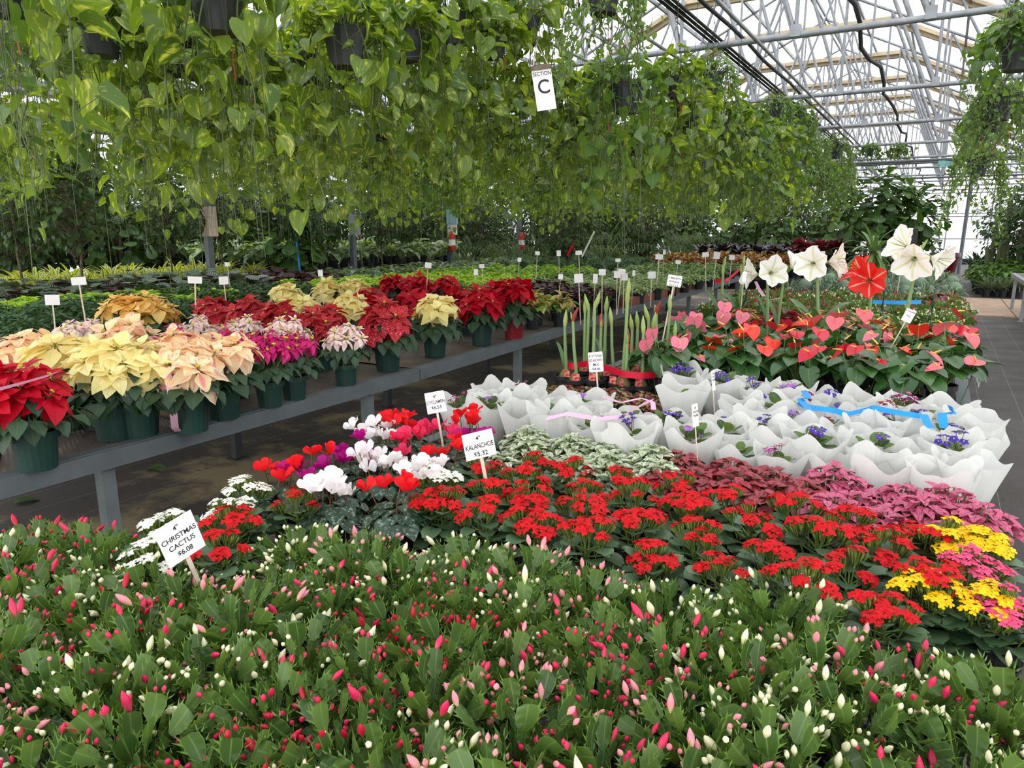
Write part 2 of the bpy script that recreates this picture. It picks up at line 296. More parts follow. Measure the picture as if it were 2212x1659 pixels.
lf('spathe', 'heart', 3, 2, (-.2, .4), (-.1, .25)); lf('amar', 'amar', 3, 2, (.5, 1.1), (.1, .25), wave=.03)

# ------------------------------------------------------------------ things
def link(name, data, parent=None):
    o = bpy.data.objects.new(name, data); S.collection.objects.link(o)
    if parent: o.parent = parent
    return o
def thing(name, label, cat, loc=(0, 0, 0), rz=0, sc=1., parts=(), group=None, rot=None):
    r = link(name, None); r.empty_display_size = .05; r.location = [float(v) for v in loc]; r.rotation_euler = rot or (0, 0, rz); r.scale = (sc,) * 3 if np.isscalar(sc) else sc
    r['label'] = label; r['category'] = cat
    if group: r['group'] = group
    for p in parts:
        o = link(p[0], p[1], r)
        if len(p) > 2 and p[2] is not None: o.matrix_local = p[2]
        if len(p) > 4 and p[4]: o['label'] = p[4]
        for q in (p[3] if len(p) > 3 and p[3] else ()):
            c = link(q[0], q[1], o)
            if len(q) > 2 and q[2] is not None: c.matrix_local = q[2]
    return r
def single(name, mb, label, cat, group=None, loc=(0, 0, 0)):
    o = link(name, mb.mesh(name)); o['label'] = label; o['category'] = cat; o.location = loc
    if group: o['group'] = group
    return o
def struct(name, mb): o = link(name, mb.mesh(name)); o['kind'] = 'structure'; return o
ON = 'first second third fourth fifth sixth seventh eighth ninth tenth eleventh twelfth thirteenth fourteenth fifteenth sixteenth seventeenth eighteenth nineteenth twentieth'.split()
def od(i): return ON[i] if i < 20 else 'twenty-' + ON[i - 20] if i < 29 else 'thirtieth' if i == 29 else 'thirty-' + ON[i - 30] if i > 29 and i < 39 else 'fortieth'
def mat4(pos, d=(0, 0, 1), up=None, sc=1.):
    z = Vector(d).normalized(); a = Vector((1, 0, 0)) if abs(z.x) < .9 else Vector((0, 1, 0)); x = a.cross(z).normalized(); y = z.cross(x)
    m = Matrix((x, y, z)).transposed().to_4x4(); return Matrix.Translation(Vector([float(v) for v in pos])) @ m @ Matrix.Scale(float(sc), 4)
def potm(rt, h, k='pot_black', rb=None, soil=True, lip=.012, n=20):
    rb = rb or rt * .74; b = MB()
    b.lathe([(.002, 0), (rb, 0), (rb * .4 + rt * .57, h * .8), (rt, h * .8), (rt, h), (rt - .006, h), (rt - .008, h * .86)], k, n, smooth=False)
    if soil: b.lathe([(rt - .008, h * .87), (rt * .5, h * .9), (.002, h * .88)], 'soil', n)
    return b.mesh('pot')
# ------------------------------------------------------------------ plant kinds: each returns a parts list of shared meshes
def bud_mesh(l, w, col, two=False):
    b = MB()
    for q in range(2 if two else 1):
        c = np.array([w * .9 * (q * 2 - 1), 0, 0]) if two else np.zeros(3); s = (.8 if q else 1)
        prof = [(.12, -.1), (.28, .05), (.46, .22), (.55, .42), (.46, .64), (.24, .86), (.02, 1)]; n = 7
        V = np.array([(r * w * s * cos(j * 2 * pi / n), r * w * s * sin(j * 2 * pi / n), z * l * s) for r, z in prof for j in range(n)]) + c
        qd = np.array([(i * n + j, i * n + (j + 1) % n, (i + 1) * n + (j + 1) % n, (i + 1) * n + j) for i in range(len(prof) - 1) for j in range(n)])
        b.add(V, qd, np.array([(.5, z) for r, z in prof for j in range(n)]), 'bud_' + col)
    return b.mesh('bud')
BUDS = {c: [bud_mesh(.009, .0068, c), bud_mesh(.013, .0075, c, True), bud_mesh(.021, .0088, c), bud_mesh(.030, .0105, c), bud_mesh(.010, .0068, c, True)] for c in ('hot', 'pale', 'cream', 'crimson')}
POT4 = potm(.052, .095); POT6 = potm(.075, .13); POTBIG = potm(.15, .27); POTMID = potm(.105, .18)
CACT = []
for v in range(7):
    b = MB(); tips = []
    for i in range(46):
        az = i * 2.4 + U(-.3, .3); q = math.sqrt((i + .5) / 46); el = R(86 - 58 * q + U(-10, 10)); p = np.array([.036 * q * cos(az), .036 * q * sin(az), .085]); face = az + U(-1., 1.)
        ln = .031; n = 3 if i % 4 else 2
        for k in range(n):
            d = dv(az, el); up = np.array([cos(face), sin(face), .25]); l = ln * U(.9, 1.15) * (1.28 if k == n - 1 else .95)
            sh = 'seground' if U() < .08 else 'seg'
            b.leaf(pick(sh), p, d, up, l, 'pale_seg' if U() < .008 and k < n - 1 else 'cactus', U(.9, 1.1) if k == n - 1 else U(.6, .8)); p = p + d * l * .9; el -= R(U(2, 15)) * (.6 + q * .7); az += U(-.15, .15); face += U(-.35, .35)
        tips.append((p, d))
    CACT.append((b.mesh('foliage'), tips))
def cactus(col):
    fol, tips = CACT[rng.integers(len(CACT))]; parts = [('pot', POT4), ('foliage', fol)]
    for j in rng.permutation(len(tips))[:int(U(24, 36))]:
        p, d = tips[j]; c = col
        parts.append(('flower_bud', BUDS[c][rng.choice([0, 1, 2, 3, 4], p=[.27, .27, .22, .07, .17])], mat4(p + d * .001, d + U(-.5, .5, 3) + [0, 0, .5], sc=U(.8, 1.1))))
    return parts
def head_mesh(col, n, r, buds=14):
    """kalanchoe umbel: four-petalled flowers over green buds"""
    b = MB()
    for i in range(n):
        a = i * 2.4; q = math.sqrt((i + .5) / n) * r; p = np.array([q * cos(a), q * sin(a), .016 - q * q * 9 + U(-.003, .003)]); nrm = np.array([p[0] * 14, p[1] * 14, 1]) + U(-.3, .3, 3); nrm /= np.linalg.norm(nrm)
        t0 = np.cross(nrm, dv(U(0, 6), 0)); t0 /= np.linalg.norm(t0); t1 = np.cross(nrm, t0); ph = U(0, 1)
        b.tube([p * [.5, .5, 0] - [0, 0, .02], p], .0012, 'kal_bud', 3)
        for k in range(4):
            th = ph + k * pi / 2; d = cos(th) * t0 + sin(th) * t1 + nrm * .25; b.leaf(pick('petal4'), p, d, nrm, U(.0078, .0098), 'kal_' + col, 1.15)
    for i in range(buds):
        a = U(0, 2 * pi); q = U(.3, 1.15) * r; p = np.array([q * cos(a), q * sin(a), .006 - q * q * 9]); d = np.array([cos(a) * q * 20, sin(a) * q * 20, 1.])
        b.tube([p - d * .012 / np.linalg.norm(d), p, p + d * .007 / np.linalg.norm(d)], [.0012, .0026, .0008], 'kal_bud', 4)
    b.tube([(0, 0, -.07), (0, 0, -.01), (0, 0, .003)], [.002, .0022, .003], 'kal_bud', 5)
    return b.mesh('flower_head')
KH = {c: [head_mesh(c, 14, .022, 18), head_mesh(c, 9, .018, 24), head_mesh(c, 17, .025, 14)] for c in ('red', 'white', 'yellow', 'pink')}
KL = []
for v in range(4):
    b = MB()
    for i in range(24):
        az = i * 2.4 + U(-.2, .2); el = R(4 + 34 * (i / 24) + U(-12, 12)); p = np.array([0, 0, .08 + .05 * i / 24]); e = p + dv(az, el) * .04
        b.tube([p, e], .002, 'stem', 4); b.leaf(pick('scal'), e, dv(az, el + U(-.3, .2)), (0, 0, 1), U(.052, .074) * (1 - .2 * i / 24), 'kal_leaf')
    KL.append(b.mesh('foliage'))
def kalanchoe(col, n=None):
    parts = [('pot', POT4), ('foliage', KL[rng.integers(4)])]; n = n or int(U(5, 8.5)); ph = U(0, 6)
    for i in range(n):
        a = ph + i * 2.4; q = .064 * math.sqrt((i + .3) / n); parts.append(('flower_head', KH[col][rng.integers(3)], mat4((q * cos(a), q * sin(a), .2 - q * .5 + U(-.022, .012)), (q * cos(a) * 7, q * sin(a) * 7, 1), sc=U(.85, 1.15))))
    return parts
CL = []
for v in range(3):
    b = MB()
    for i in range(34):
        az = i * 2.4; q = math.sqrt((i + 1) / 34); p = np.array([0, 0, .08]); e = p + np.array([cos(az) * q * .085, sin(az) * q * .085, .095 - .05 * q + U(-.012, .012)])
        b.tube([p, (p + e) / 2 + [0, 0, .02], e], .0014, 'redstem', 3); b.leaf(pick('heart'), e, dv(az, R(-5 - 25 * q + U(-12, 12))), (0, 0, 1), U(.038, .054), 'cyc_leaf', 1.05)
    CL.append(b.mesh('foliage'))
def cyc_flower(col):
    b = MB(); h = U(.085, .125); a0 = U(0, 6); top = np.array([cos(a0) * .02, sin(a0) * .02, h]); s = MB(); s.tube([(0, 0, 0), (0, 0, h * .6), top * [.6, .6, 1] + [0, 0, .006], top], [.0018, .0018, .0016, .0022], 'redstem', 5)
    ax = dv(U(0, 6), R(U(62, 85)))
    t0 = np.cross(ax, (1, 0, .2)); t0 /= np.linalg.norm(t0); t1 = np.cross(ax, t0)
    for k in range(6):
        th = k * 2 * pi / 6 + U(-.2, .2); o = cos(th) * t0 + sin(th) * t1; d = ax * U(.6, 1.1) + o * U(.25, .95) + np.cross(ax, o) * U(-.3, .3); b.leaf(pick('cyc'), top + o * .005, d, -o + ax * .2 + U(-.4, .4, 3), U(.03, .041), 'cyc_' + col, U(.85, 1.15))
    b.lathe([(.001, -.006), (.006, -.003), (.0065, .002), (.002, .006)], 'cyc_' + col, 7, top)
    return b.mesh('flower'), [('stalk', s.mesh('stalk'))]
CF = {c: [cyc_flower(c) for _ in range(4)] for c in ('white', 'red', 'rose', 'magenta')}
def cyclamen(col, n):
    parts = [('pot', POT4), ('foliage', CL[rng.integers(3)])]; ph = U(0, 6)
    for i in range(n):
        a = ph + i * 2.4; q = .05 * math.sqrt((i + .3) / n); f = CF[col][rng.integers(4)]; parts.append(('flower', f[0], mat4((q * cos(a), q * sin(a), .1), (q * cos(a) * 3.2, q * sin(a) * 3.2, 1), sc=U(.9, 1.1)) @ Matrix.Rotation(U(0, 6), 4, 'Z'), f[1]))
    return parts
def clump(tm, key, n, r, h, ls, z0=.08, el=(0, 60), stems='stem', spread=.35, wid=1., pet=.5, upright=False):
    """a bush of leaves on thin stems filling a dome of radius r and height h above z0"""
    b = MB(); ks = key if isinstance(key, (list, tuple)) else [key]
    for i in range(n):
        az = i * 2.4 + U(-.3, .3); q = math.sqrt((i + .5) / n); top = z0 + h * (1 - .65 * q * q) * U(.55 if i % 3 else .85, 1.02)
        e = np.array([cos(az) * q * r * .8, sin(az) * q * r * .8, top]); s = np.array([cos(az) * spread * .05, sin(az) * spread * .05, z0])
        if stems and i % 2 == 0: b.tube([s, s * .4 + e * .6 - [0, 0, h * .08], e], .0022, stems, 3)
        b.leaf(pick(tm), e - dv(az, 0) * ls * .2, dv(az + U(-.9, .9), R(U(*el)) * (1 - .5 * q)), (0, 0, 1), ls * U(.7, 1.15), ks[rng.integers(len(ks))], wid)
    return b.mesh('foliage')
def rosette(tm, key, n, ls, z0=.1, el=(15, 85), wid=1., under=None, r=.02, pot=None):
    b = MB(); ks = key if isinstance(key, (list, tuple)) else [key]
    for i in range(n):
        f = i / max(1, n - 1); az = i * 2.4 + U(-.2, .2); e = R(el[0] + (el[1] - el[0]) * f + U(-8, 8)); b.leaf(pick(tm), np.array([cos(az) * r, sin(az) * r, z0 + .04 * f]), dv(az, e), (0, 0, 1), ls * U(.75, 1.1) * (1 - .25 * f), ks[rng.integers(len(ks))], wid)
    return b.mesh('foliage')
def petiole_plant(tm, key, n, h, ls, z0, r, stem='stem', el=(-50, 10), wid=1., pr=.003):
    b = MB(); ks = key if isinstance(key, (list, tuple)) else [key]
    for i in range(n):
        az = i * 2.4 + U(-.3, .3); q = math.sqrt((i + .5) / n); e = np.array([cos(az) * q * r, sin(az) * q * r, z0 + h * (1 - .55 * q) * U(.75, 1.05)]); s = np.array([cos(az) * .02, sin(az) * .02, z0])
        b.tube([s, s * .5 + e * .5 + [0, 0, h * .12], e], pr, stem, 4); b.leaf(pick(tm), e, dv(az + U(-.4, .4), R(U(*el))), (0, 0, 1), ls * U(.7, 1.12), ks[rng.integers(len(ks))], wid)
    return b.mesh('foliage')
POLKA = {c: [clump('ovate', 'polka_' + c, 120, .105, .085, .036, .085, (-10, 35), wid=1.1) for _ in range(3)] for c in ('white', 'pink', 'red')}
VL = [rosette('round', 'vio_leaf', 9, .062, .132, (20, 62), 1.1, r=.022) for _ in range(4)]
def vio_flower(col):
    b = MB()
    for j in range(5):
        c = np.array([U(-.026, .026), U(-.026, .026), U(0, .016)]); b.tube([(0, 0, -.05), c], .001, 'redstem', 3); nr = np.array([c[0] * 18, c[1] * 18, 1.]); nr /= np.linalg.norm(nr); t0 = np.cross(nr, (.3, 1, 0)); t0 /= np.linalg.norm(t0); t1 = np.cross(nr, t0)
        for k in range(5): th = k * 2 * pi / 5; b.leaf(pick('round'), c, cos(th) * t0 + sin(th) * t1 + nr * .2, nr, .0125, 'vio_' + col, .95)
        b.lathe([(.001, .004), (.0022, .003), (.001, .0)], 'gold', 5, c)
    return b.mesh('flower_cluster')
VF = {c: [vio_flower(c) for _ in range(2)] for c in ('blue', 'lilac', 'orchid', 'plum')}
def wrap_mesh():
    """sheet of white paper gathered round a pot: narrow foot, flared mouth with soft corner points and radial creases"""
    b = MB(); n = 44; rows = 11; ph = U(0, pi / 2); sq = U(.08, .16); cr = [(int(U(4, 13)), U(0, 6), U(.02, .045)) for _ in range(4)]; V = []
    cor = [U(.6, 1.5) for _ in range(4)]; seam = U(0, 6)
    for i in range(rows + 1):
        t = i / rows
        for j in range(n):
            th = j * 2 * pi / n; w = abs(cos(2 * (th - ph))) ** 3; cn = cor[int(((th - ph + pi / 4) / (pi / 2)) % 4)]
            crease = sum(a * abs(((f * th + p) / pi) % 2 - 1) for f, p, a in cr) - .05
            r = (.054 + .046 * t ** 1.2) * (1 + sq * cn * w * t ** 2 + crease * (.5 + t * 1.5)); z = .185 * t + (.03 * cn * w + .009 * sin(3 * th + seam) + .006 * sin(7 * th + ph * 9)) * t ** 4
            V.append((r * cos(th), r * sin(th), max(z, .002)))
    q = np.array([(i * n + j, i * n + (j + 1) % n, (i + 1) * n + (j + 1) % n, (i + 1) * n + j) for i in range(rows) for j in range(n)]); b.add(np.array(V), q, None, 'paper', False)
    return b.mesh('paper_wrap')
WRAP = [wrap_mesh() for _ in range(7)]
def violet(col, nf=2, show=True):
    parts = [('paper_wrap', WRAP[rng.integers(7)]), ('pot', POT4)]
    if show: parts.append(('foliage', VL[rng.integers(4)], Matrix.Scale(U(.8, 1.1), 4)))
    for i in range(nf if show else 0): parts.append(('flower_cluster', VF[col][rng.integers(2)], mat4((U(-.03, .03), U(-.05, .01), U(.185, .21)), (0, -.35, 1), sc=U(.9, 1.3))))
    return parts
AL = [petiole_plant('anth', 'anth_leaf', 26, .25, .135, .12, .16, el=(-60, 5), wid=.95) for _ in range(4)]
def spathe(col):
    b = MB(); h = U(.2, .26); top = np.array([0, .03, h]); b.tube([(0, 0, -.1), (0, 0, h * .5), top], .0022, 'stem', 5); e = U(-1.35, -.1); d = np.array([0, cos(e), sin(e)]); nr = np.array([0, -sin(e), cos(e)]); b.leaf(pick('spathe'), top - d * .012, d, nr, U(.075, .1), 'anth_' + col, 1.1)
    s = MB(); s.tube([top + nr * .002, top + nr * .022 + d * .012, top + nr * .042 + d * .026], [.004, .0042, .002], 'spadix', 6); return b.mesh('flower'), [('spadix', s.mesh('spadix'))]
AF = {c: [spathe(c) for _ in range(3)] for c in ('coral', 'scarlet', 'rose', 'crimson')}
def anthurium(col, n):
    parts = [('pot', POT6), ('foliage', AL[rng.integers(4)])]; ph = U(0, 6)
    for i in range(n):
        a = ph + i * 2.4; q = .12 * math.sqrt((i + .5) / n) ; f = AF[col][rng.integers(3)]; parts.append(('flower', f[0], mat4((q * cos(a), q * sin(a), .19 - q * .6 + U(-.07, .03)), (q * cos(a) * 2.5, q * sin(a) * 2.5, 1), sc=U(.75, 1.1)) @ Matrix.Rotation(a + U(-1.2, 1.2) - pi / 2, 4, 'Z'), f[1]))
    return parts
POTAM = potm(.068, .1, 'pot_black')
def am_stalk(h, kind):
    b = MB(); x = U(-.02, .02); p = [(0, 0, 0), (x, 0, h * .5), (x * 1.5, 0, h)]; b.tube(p, [.0105, .0095, .008], 'am_stem', 8); t = np.array(p[2]); k = 'am_bud' if kind == 'green' else 'am_budred'; tilt = U(-.012, .012)
    if kind == 'red': b.tube([t, t + [.008, 0, .03], t + [.03, 0, .075]], [.008, .014, .004], 'am_budred', 8); b.tube([t, t + [-.006, 0, .02], t + [-.014, 0, .05]], [.006, .009, .002], 'am_bud', 6)
    else: b.tube([t, t + [tilt, 0, .03], t + [tilt * 2, 0, .055], t + [tilt * 3, 0, .095]], [.0085, .0135, .0115, .002], k, 8)
    return b.mesh('flower_stalk')
def bulb_mesh():
    b = MB(); b.lathe([(.03, .08), (.036, .1), (.024, .12), (.012, .135), (.004, .14)], 'brownleaf', 12); return b.mesh('bulb')
BULB = bulb_mesh()
def card_mesh():
    b = MB(); n = 10; out = [(.02 * cos(a), .03 + .026 * sin(a)) for a in np.linspace(-.5, pi + .5, n)]
    V = [(x, y, z) for z in (0,) for x, y in out]; V = np.array([(x, 0, y) for x, y in out] + [(x, .0016, y) for x, y in out] + [(0, -.0001, .03), (0, .0017, .03)])
    q = [(i, i + 1, n + i + 1, n + i) for i in range(n - 1)] + [(i, i + 1, 2 * n, 2 * n) for i in range(n - 1)] + [(n + i + 1, n + i, 2 * n + 1, 2 * n + 1) for i in range(n - 1)]
    b.add(np.vstack([V]), np.array([x if len(set(x)) == 4 else (x[0], x[1], x[2], x[0]) for x in q if len(set(x)) == 4]), None, 'bulbcard', False)
    b.box((-.019, -.0008, .004), (.019, .0008, .052), 'bulbcard'); return b.mesh('picture_card')
CARD = card_mesh()
def strap_leaves(n, ls, z0, key='am_leaf', w=1.3, el=(50, 86)):
    return rosette('strap', key, n, ls, z0, el, w, r=.018)
STRAPS = [strap_leaves(3, .22, .12), strap_leaves(4, .3, .12), strap_leaves(5, .42, .12, el=(55, 88))]
def amaryllis_bud(h, kind, n=1, leaves=False):
    parts = [('pot', POTAM), ('bulb', BULB)]
    for i in range(n): parts.append(('flower_stalk', am_stalk(h * U(.85, 1.1), kind), Matrix.Translation((U(-.012, .012) + i * .012, U(-.01, .01), .125)) @ Matrix.Rotation(U(0, 6), 4, 'Z')))
    if leaves: parts.append(('foliage', STRAPS[rng.integers(2)]))
    parts.append(('picture_card', CARD, Matrix.Translation((.03 * cos(h * 99), -.042, .085)) @ Matrix.Rotation(U(-.5, .5), 4, 'Z')))
    return parts
def am_bloom(col):
    b = MB(); ax = np.array([0, 0, 1.])
    b.tube([(0, 0, 0), (0, 0, .05), (0, 0, .075)], [.006, .008, .013], 'am_stem', 7)
    for k in range(6):
        th = k * pi / 3; o = np.array([cos(th), sin(th), 0]); b.leaf(L['amar'][k % 2], np.array([0, 0, .06]) + o * .006, ax * 1.05 + o * .55 + U(-.12, .12, 3), ax - o * .6, .12 if k % 2 else .108, 'am_' + col, 1.0)
    s = MB()
    for k in range(5): th = k * 1.2; e = np.array([cos(th) * .02, sin(th) * .02, .14]); s.tube([(0, 0, .07), e], .0012, 'am_bud', 3); s.tube([e, e + [0, 0, .006]], [.003, .002], 'gold', 4)
    return b.mesh('flower'), [('stamens', s.mesh('stamens'))]
BLOOM = {c: [am_bloom(c), am_bloom(c)] for c in ('white', 'red')}
def amaryllis_open(h, col, dirs, lean=(0, 0), nl=5, buds=0):
    b = MB(); t = np.array([lean[0], lean[1], h]); b.tube([(0, 0, .12), (lean[0] * .35, lean[1] * .35, h * .55), t], [.014, .0125, .01], 'am_stem', 9)
    for i in range(buds): b.tube([t, t + [.012, 0, .03], t + [.04, .01, .085]], [.007, .013, .003], 'am_bud', 7)
    parts = [('pot', POTAM), ('bulb', BULB), ('flower_stalk', b.mesh('flower_stalk')), ('foliage', strap_leaves(nl, h * .8, .13, w=1.5, el=(38, 86)))]
    for d in dirs: f = BLOOM[col][rng.integers(2)]; parts.append(('flower', f[0], mat4(t, d, sc=1.3), f[1]))
    return parts
POTG = potm(.088, .15, 'pot_green'); POTF = potm(.088, .16, 'foil'); POTK = potm(.088, .15, 'pot_black'); POTGS = potm(.075, .13, 'pot_green')
def poin_fol(mini):
    b = MB()
    for i in range(58 if not mini else 60):
        az = i * 2.4; q = math.sqrt((i + .5) / 58); top = .17 + (.16 if not mini else .13) * (1 - .75 * q * q) * U(.3, 1.); e = np.array([cos(az) * q * (.15 if not mini else .12), sin(az) * q * (.15 if not mini else .12), top]); s = np.array([cos(az) * .03, sin(az) * .03, .13])
        b.tube([s, s * .5 + e * .5 + [0, 0, .01], e], .003, 'stem', 4); b.leaf(pick('poin'), e, dv(az + U(-.4, .4), R(U(-65, -5))), (0, 0, 1), U(.085, .125) if not mini else U(.06, .085), 'poin_leaf', 1.1)
    return b.mesh('foliage')
PF = [poin_fol(0) for _ in range(3)]; PFM = [poin_fol(1) for _ in range(2)]
def bracts(col, mini):
    b = MB(); n = 18 if not mini else 20; tm = 'poin' if not mini else 'mini'; k0 = .142 if not mini else .062
    for i in range(n):
        f = i / (n - 1); az = i * 2.4 + U(-.25, .25); el = R(-44 + 84 * f + U(-22, 22)); d = dv(az, el); p = np.array([0, 0, -.012 + .022 * f]) + dv(az, 0) * .008
        b.leaf(pick(tm), p, d, (0, 0, 1), k0 * (1.08 - .6 * f) * U(.75, 1.2), 'poin_' + col, 1.15)
    s = MB()
    for i in range(6): az = i * 2.4; s.lathe([(.001, 0), (.003, .002), (.0035, .006), (.0015, .009)], 'cyath', 5, (cos(az) * .006 * (i > 0), sin(az) * .006 * (i > 0), .012))
    b.tube([(0, 0, -.16), (0, 0, -.05), (0, 0, .01)], .0038, 'stem', 5); return b.mesh('bract_head'), [('flower_centre', s.mesh('flower_centre'))]
PB = {c: [bracts(c, c in ('pink', 'white')) for _ in range(4)] for c in ('red', 'cream', 'peach', 'pink', 'white', 'speck', 'yellow')}
def poinsettia(col, n=None, pot=None, r=None, h=.36, extra=None):
    mini = col in ('pink', 'white'); parts = [('pot', pot or (POTGS if mini else POTG)), ('foliage', (PFM if mini else PF)[rng.integers(2)])]; ph = U(0, 6); n = n or (13 if mini else 7); r = r or (.125 if mini else .15); h = h if not mini else h - .03
    for i in range(n):
        a = ph + i * 2.4; q = r * math.sqrt((i + .2) / n); c = extra if extra and U() < .25 else col
        f = PB[c][rng.integers(4)]; parts.append(('bract_head', f[0], mat4((q * cos(a), q * sin(a), h - q * q * 3.6 + U(-.03, .03)), (q * cos(a) * 4.2 + U(-.25, .25), q * sin(a) * 4.2 + U(-.25, .25), 1), sc=U(.8, 1.1)) @ Matrix.Rotation(U(0, 6), 4, 'Z'), f[1]))
    return parts
# hanging baskets: origin at the pot's rim centre
HP = []
def hpot(rt, h):
    b = MB(); b.lathe([(.002, -h), (rt * .72, -h), (rt * .97, -.03), (rt, -.03), (rt, 0), (rt - .006, 0), (rt - .008, -.03)], 'pot_hang', 20, smooth=False); b.lathe([(rt - .008, -.025), (.002, -.02)], 'soil', 16); return b.mesh('pot')
HPOT = [hpot(.108, .18), hpot(.09, .16)]
def hanger(L0):
    b = MB(); top = np.array([0, 0, .42])
    for k in range(3): a = k * 2.094; b.tube([(.12 * cos(a), .12 * sin(a), -.005), top], .0022, 'wire', 4)
    b.tube([top, (0, 0, L0)], .0022, 'wire', 4); return b.mesh('hanger')
def vines(tm, key, nv, lmax, ls, ntop, step=.075, sk='vine', out=.14, thread=8, pet=.06):
    b = MB()
    for i in range(ntop):
        az = i * 2.4; q = math.sqrt((i + .5) / ntop); e = np.array([cos(az) * q * .2, sin(az) * q * .2, .02 + .2 * (1 - q * q) * U(.4, 1.1)]); b.tube([(cos(az) * .03, sin(az) * .03, -.02), e * [.6, .6, .8], e], .0022, sk, 3)
        b.leaf(pick(tm), e, dv(az + U(-.5, .5), R(U(-50, 25))), (0, 0, 1), ls * U(.75, 1.2), key, 1.)
    for i in range(nv):
        az = i * 2 * pi / nv + U(-.2, .2); Lv = lmax * (U(.15, .75) if i % 3 else U(.5, 1.1)); p = [np.array([cos(az) * .08, sin(az) * .08, 0]), np.array([cos(az) * out, sin(az) * out, .03])]; w = U(-.5, .5)
        m = max(3, int(Lv / step)); rr = out + .03
        for k in range(m): rr += U(-.008, .018); az2 = az + w * k / m + .12 * sin(k * .9 + i); p.append(np.array([cos(az2) * rr, sin(az2) * rr, -.02 - step * k * .95]))
        if U() < .25: e = p[-1]; p += [e + dv(az, .4) * .06, e + dv(az, .9) * .11]
        b.tube(p, [.0034] * (len(p) - 1) + [.0015], sk, 4)
        for k in range(1, len(p)):
            sd = 1 if k % 2 else -1; a2 = az + sd * U(.2, 2.2); e = p[k] + dv(a2, U(-.3, .9)) * pet * U(.6, 1.9); b.tube([p[k], e], .0016, sk, 3)
            b.leaf(pick(tm), e, dv(a2 + U(-.9, .9), R(U(-88, 15))), dv(a2 + U(-.8, .8), U(.2, 1.2)), ls * U(.5, 1.25), key, 1.)
    for i in range(thread):
        az = U(0, 6.28); q = U(.05, .17); l = U(.3, lmax * 1.25); x, y = q * cos(az), q * sin(az); b.tube([(x, y, -.05), (x + U(-.02, .02), y, -l * .5), (x + U(-.04, .04), y, -l)], .0014, 'vine', 3)
    return b.mesh('foliage')
def tagm():
    b = MB(); x = U(.1, .13); b.tube([(x, 0, -.01), (x, .005, -.2)], .0008, 'wire', 3); b.strip([(x, 0, -.2), (x, .004, -.26), (x + .004, 0, -.33)], .009, 'tagred', side=(.6, .8, 0)); return b.mesh('price_tag')
TAGS = [tagm() for _ in range(3)]
HV = {'pothos': [vines('pothos', 'pothos', 12, U(.95, 1.25), .106, 38, .075, pet=.075, thread=12) for _ in range(6)], 'philo': [vines('heart', 'philo', 15, U(.8, 1.15), .076, 38, .06, thread=12) for _ in range(4)],
      'fine': [vines('ovate', 'fine', 40, U(.5, .85), .042, 110, .034, out=.16, thread=3, pet=.025) for _ in range(3)], 'leafy': [vines('ovate', 'philo', 24, .4, .085, 90, .045, out=.17, thread=2) for _ in range(2)]}
def basket(kind, L0):
    return [('pot', HPOT[rng.integers(2)]), ('hanger', hanger_for(L0)), ('foliage', HV[kind][rng.integers(len(HV[kind]))])] + [('price_tag', TAGS[rng.integers(3)], Matrix.Rotation(U(0, 6), 4, 'Z'))]
_hg = {}
def hanger_for(L0):
    k = round(L0, 2)
    if k not in _hg: _hg[k] = hanger(k)
    return _hg[k]
# trees: trunk and crown
def tree(tm, key, h, cr, n, ls, trunk=.018, z0=.25, ch=None, el=(-50, 30), multi=1, wid=1., lean=.04):
    b = MB(); t = MB(); ch = ch or h * .5; zc = h - ch / 2
    for s in range(multi):
        x, y = (0, 0) if multi == 1 else (U(-.06, .06), U(-.06, .06)); lx, ly = U(-lean, lean), U(-lean, lean); P = [(x, y, z0 - .03), (x + lx, y + ly, z0 + (zc - z0) * .5), (x * 2 + lx * .4, y * 2 + ly, zc), (x * 2, y * 2, h - ch * .2)]; t.tube(P, [trunk, trunk * .85, trunk * .7, trunk * .3], 'twig', 7)
    for i in range(n):
        u = dv(U(0, 2 * pi), math.asin(U(-1, 1))) * U(.35, 1.) ** .6; p = np.array([u[0] * cr, u[1] * cr, zc + u[2] * ch / 2]); az = math.atan2(u[1], u[0])
        if i % 6 == 0: t.tube([(p[0] * .1, p[1] * .1, max(z0, p[2] - .35 * cr)), p * [.6, .6, 1] - [0, 0, .05], p], [.006, .004, .002], 'twig', 3)
        b.leaf(pick(tm), p, dv(az + U(-.8, .8), R(U(*el)) + u[2] * .5), (0, 0, 1), ls * U(.7, 1.2), key, wid)
    return [t.mesh('trunk'), b.mesh('crown')]
def palm(h, n, fl, z0=.25):
    b = MB(); ks = 'palm'
    for i in range(n):
        az = i * 2.4; el = R(U(30, 84)); P = [np.array([cos(az) * .03, sin(az) * .03, z0])]; e = el; d = fl * U(.8, 1.1) / 9
        for k in range(9): P.append(P[-1] + dv(az, e) * d * h); e -= .12 + .012 * k
        b.tube(P, np.linspace(.007, .002, 10), 'stem', 4)
        for k in range(3, 10):
            for s in (-1, 1):
                for q in (0, .5): b.leaf(pick('blade'), P[k - 1] * q + P[k] * (1 - q), dv(az + s * U(.7, 1.1), -.25 - .1 * k / 9), (0, 0, 1), .28 * (1 - abs(k - 6) * .1), ks, .9)
    return b.mesh('foliage')
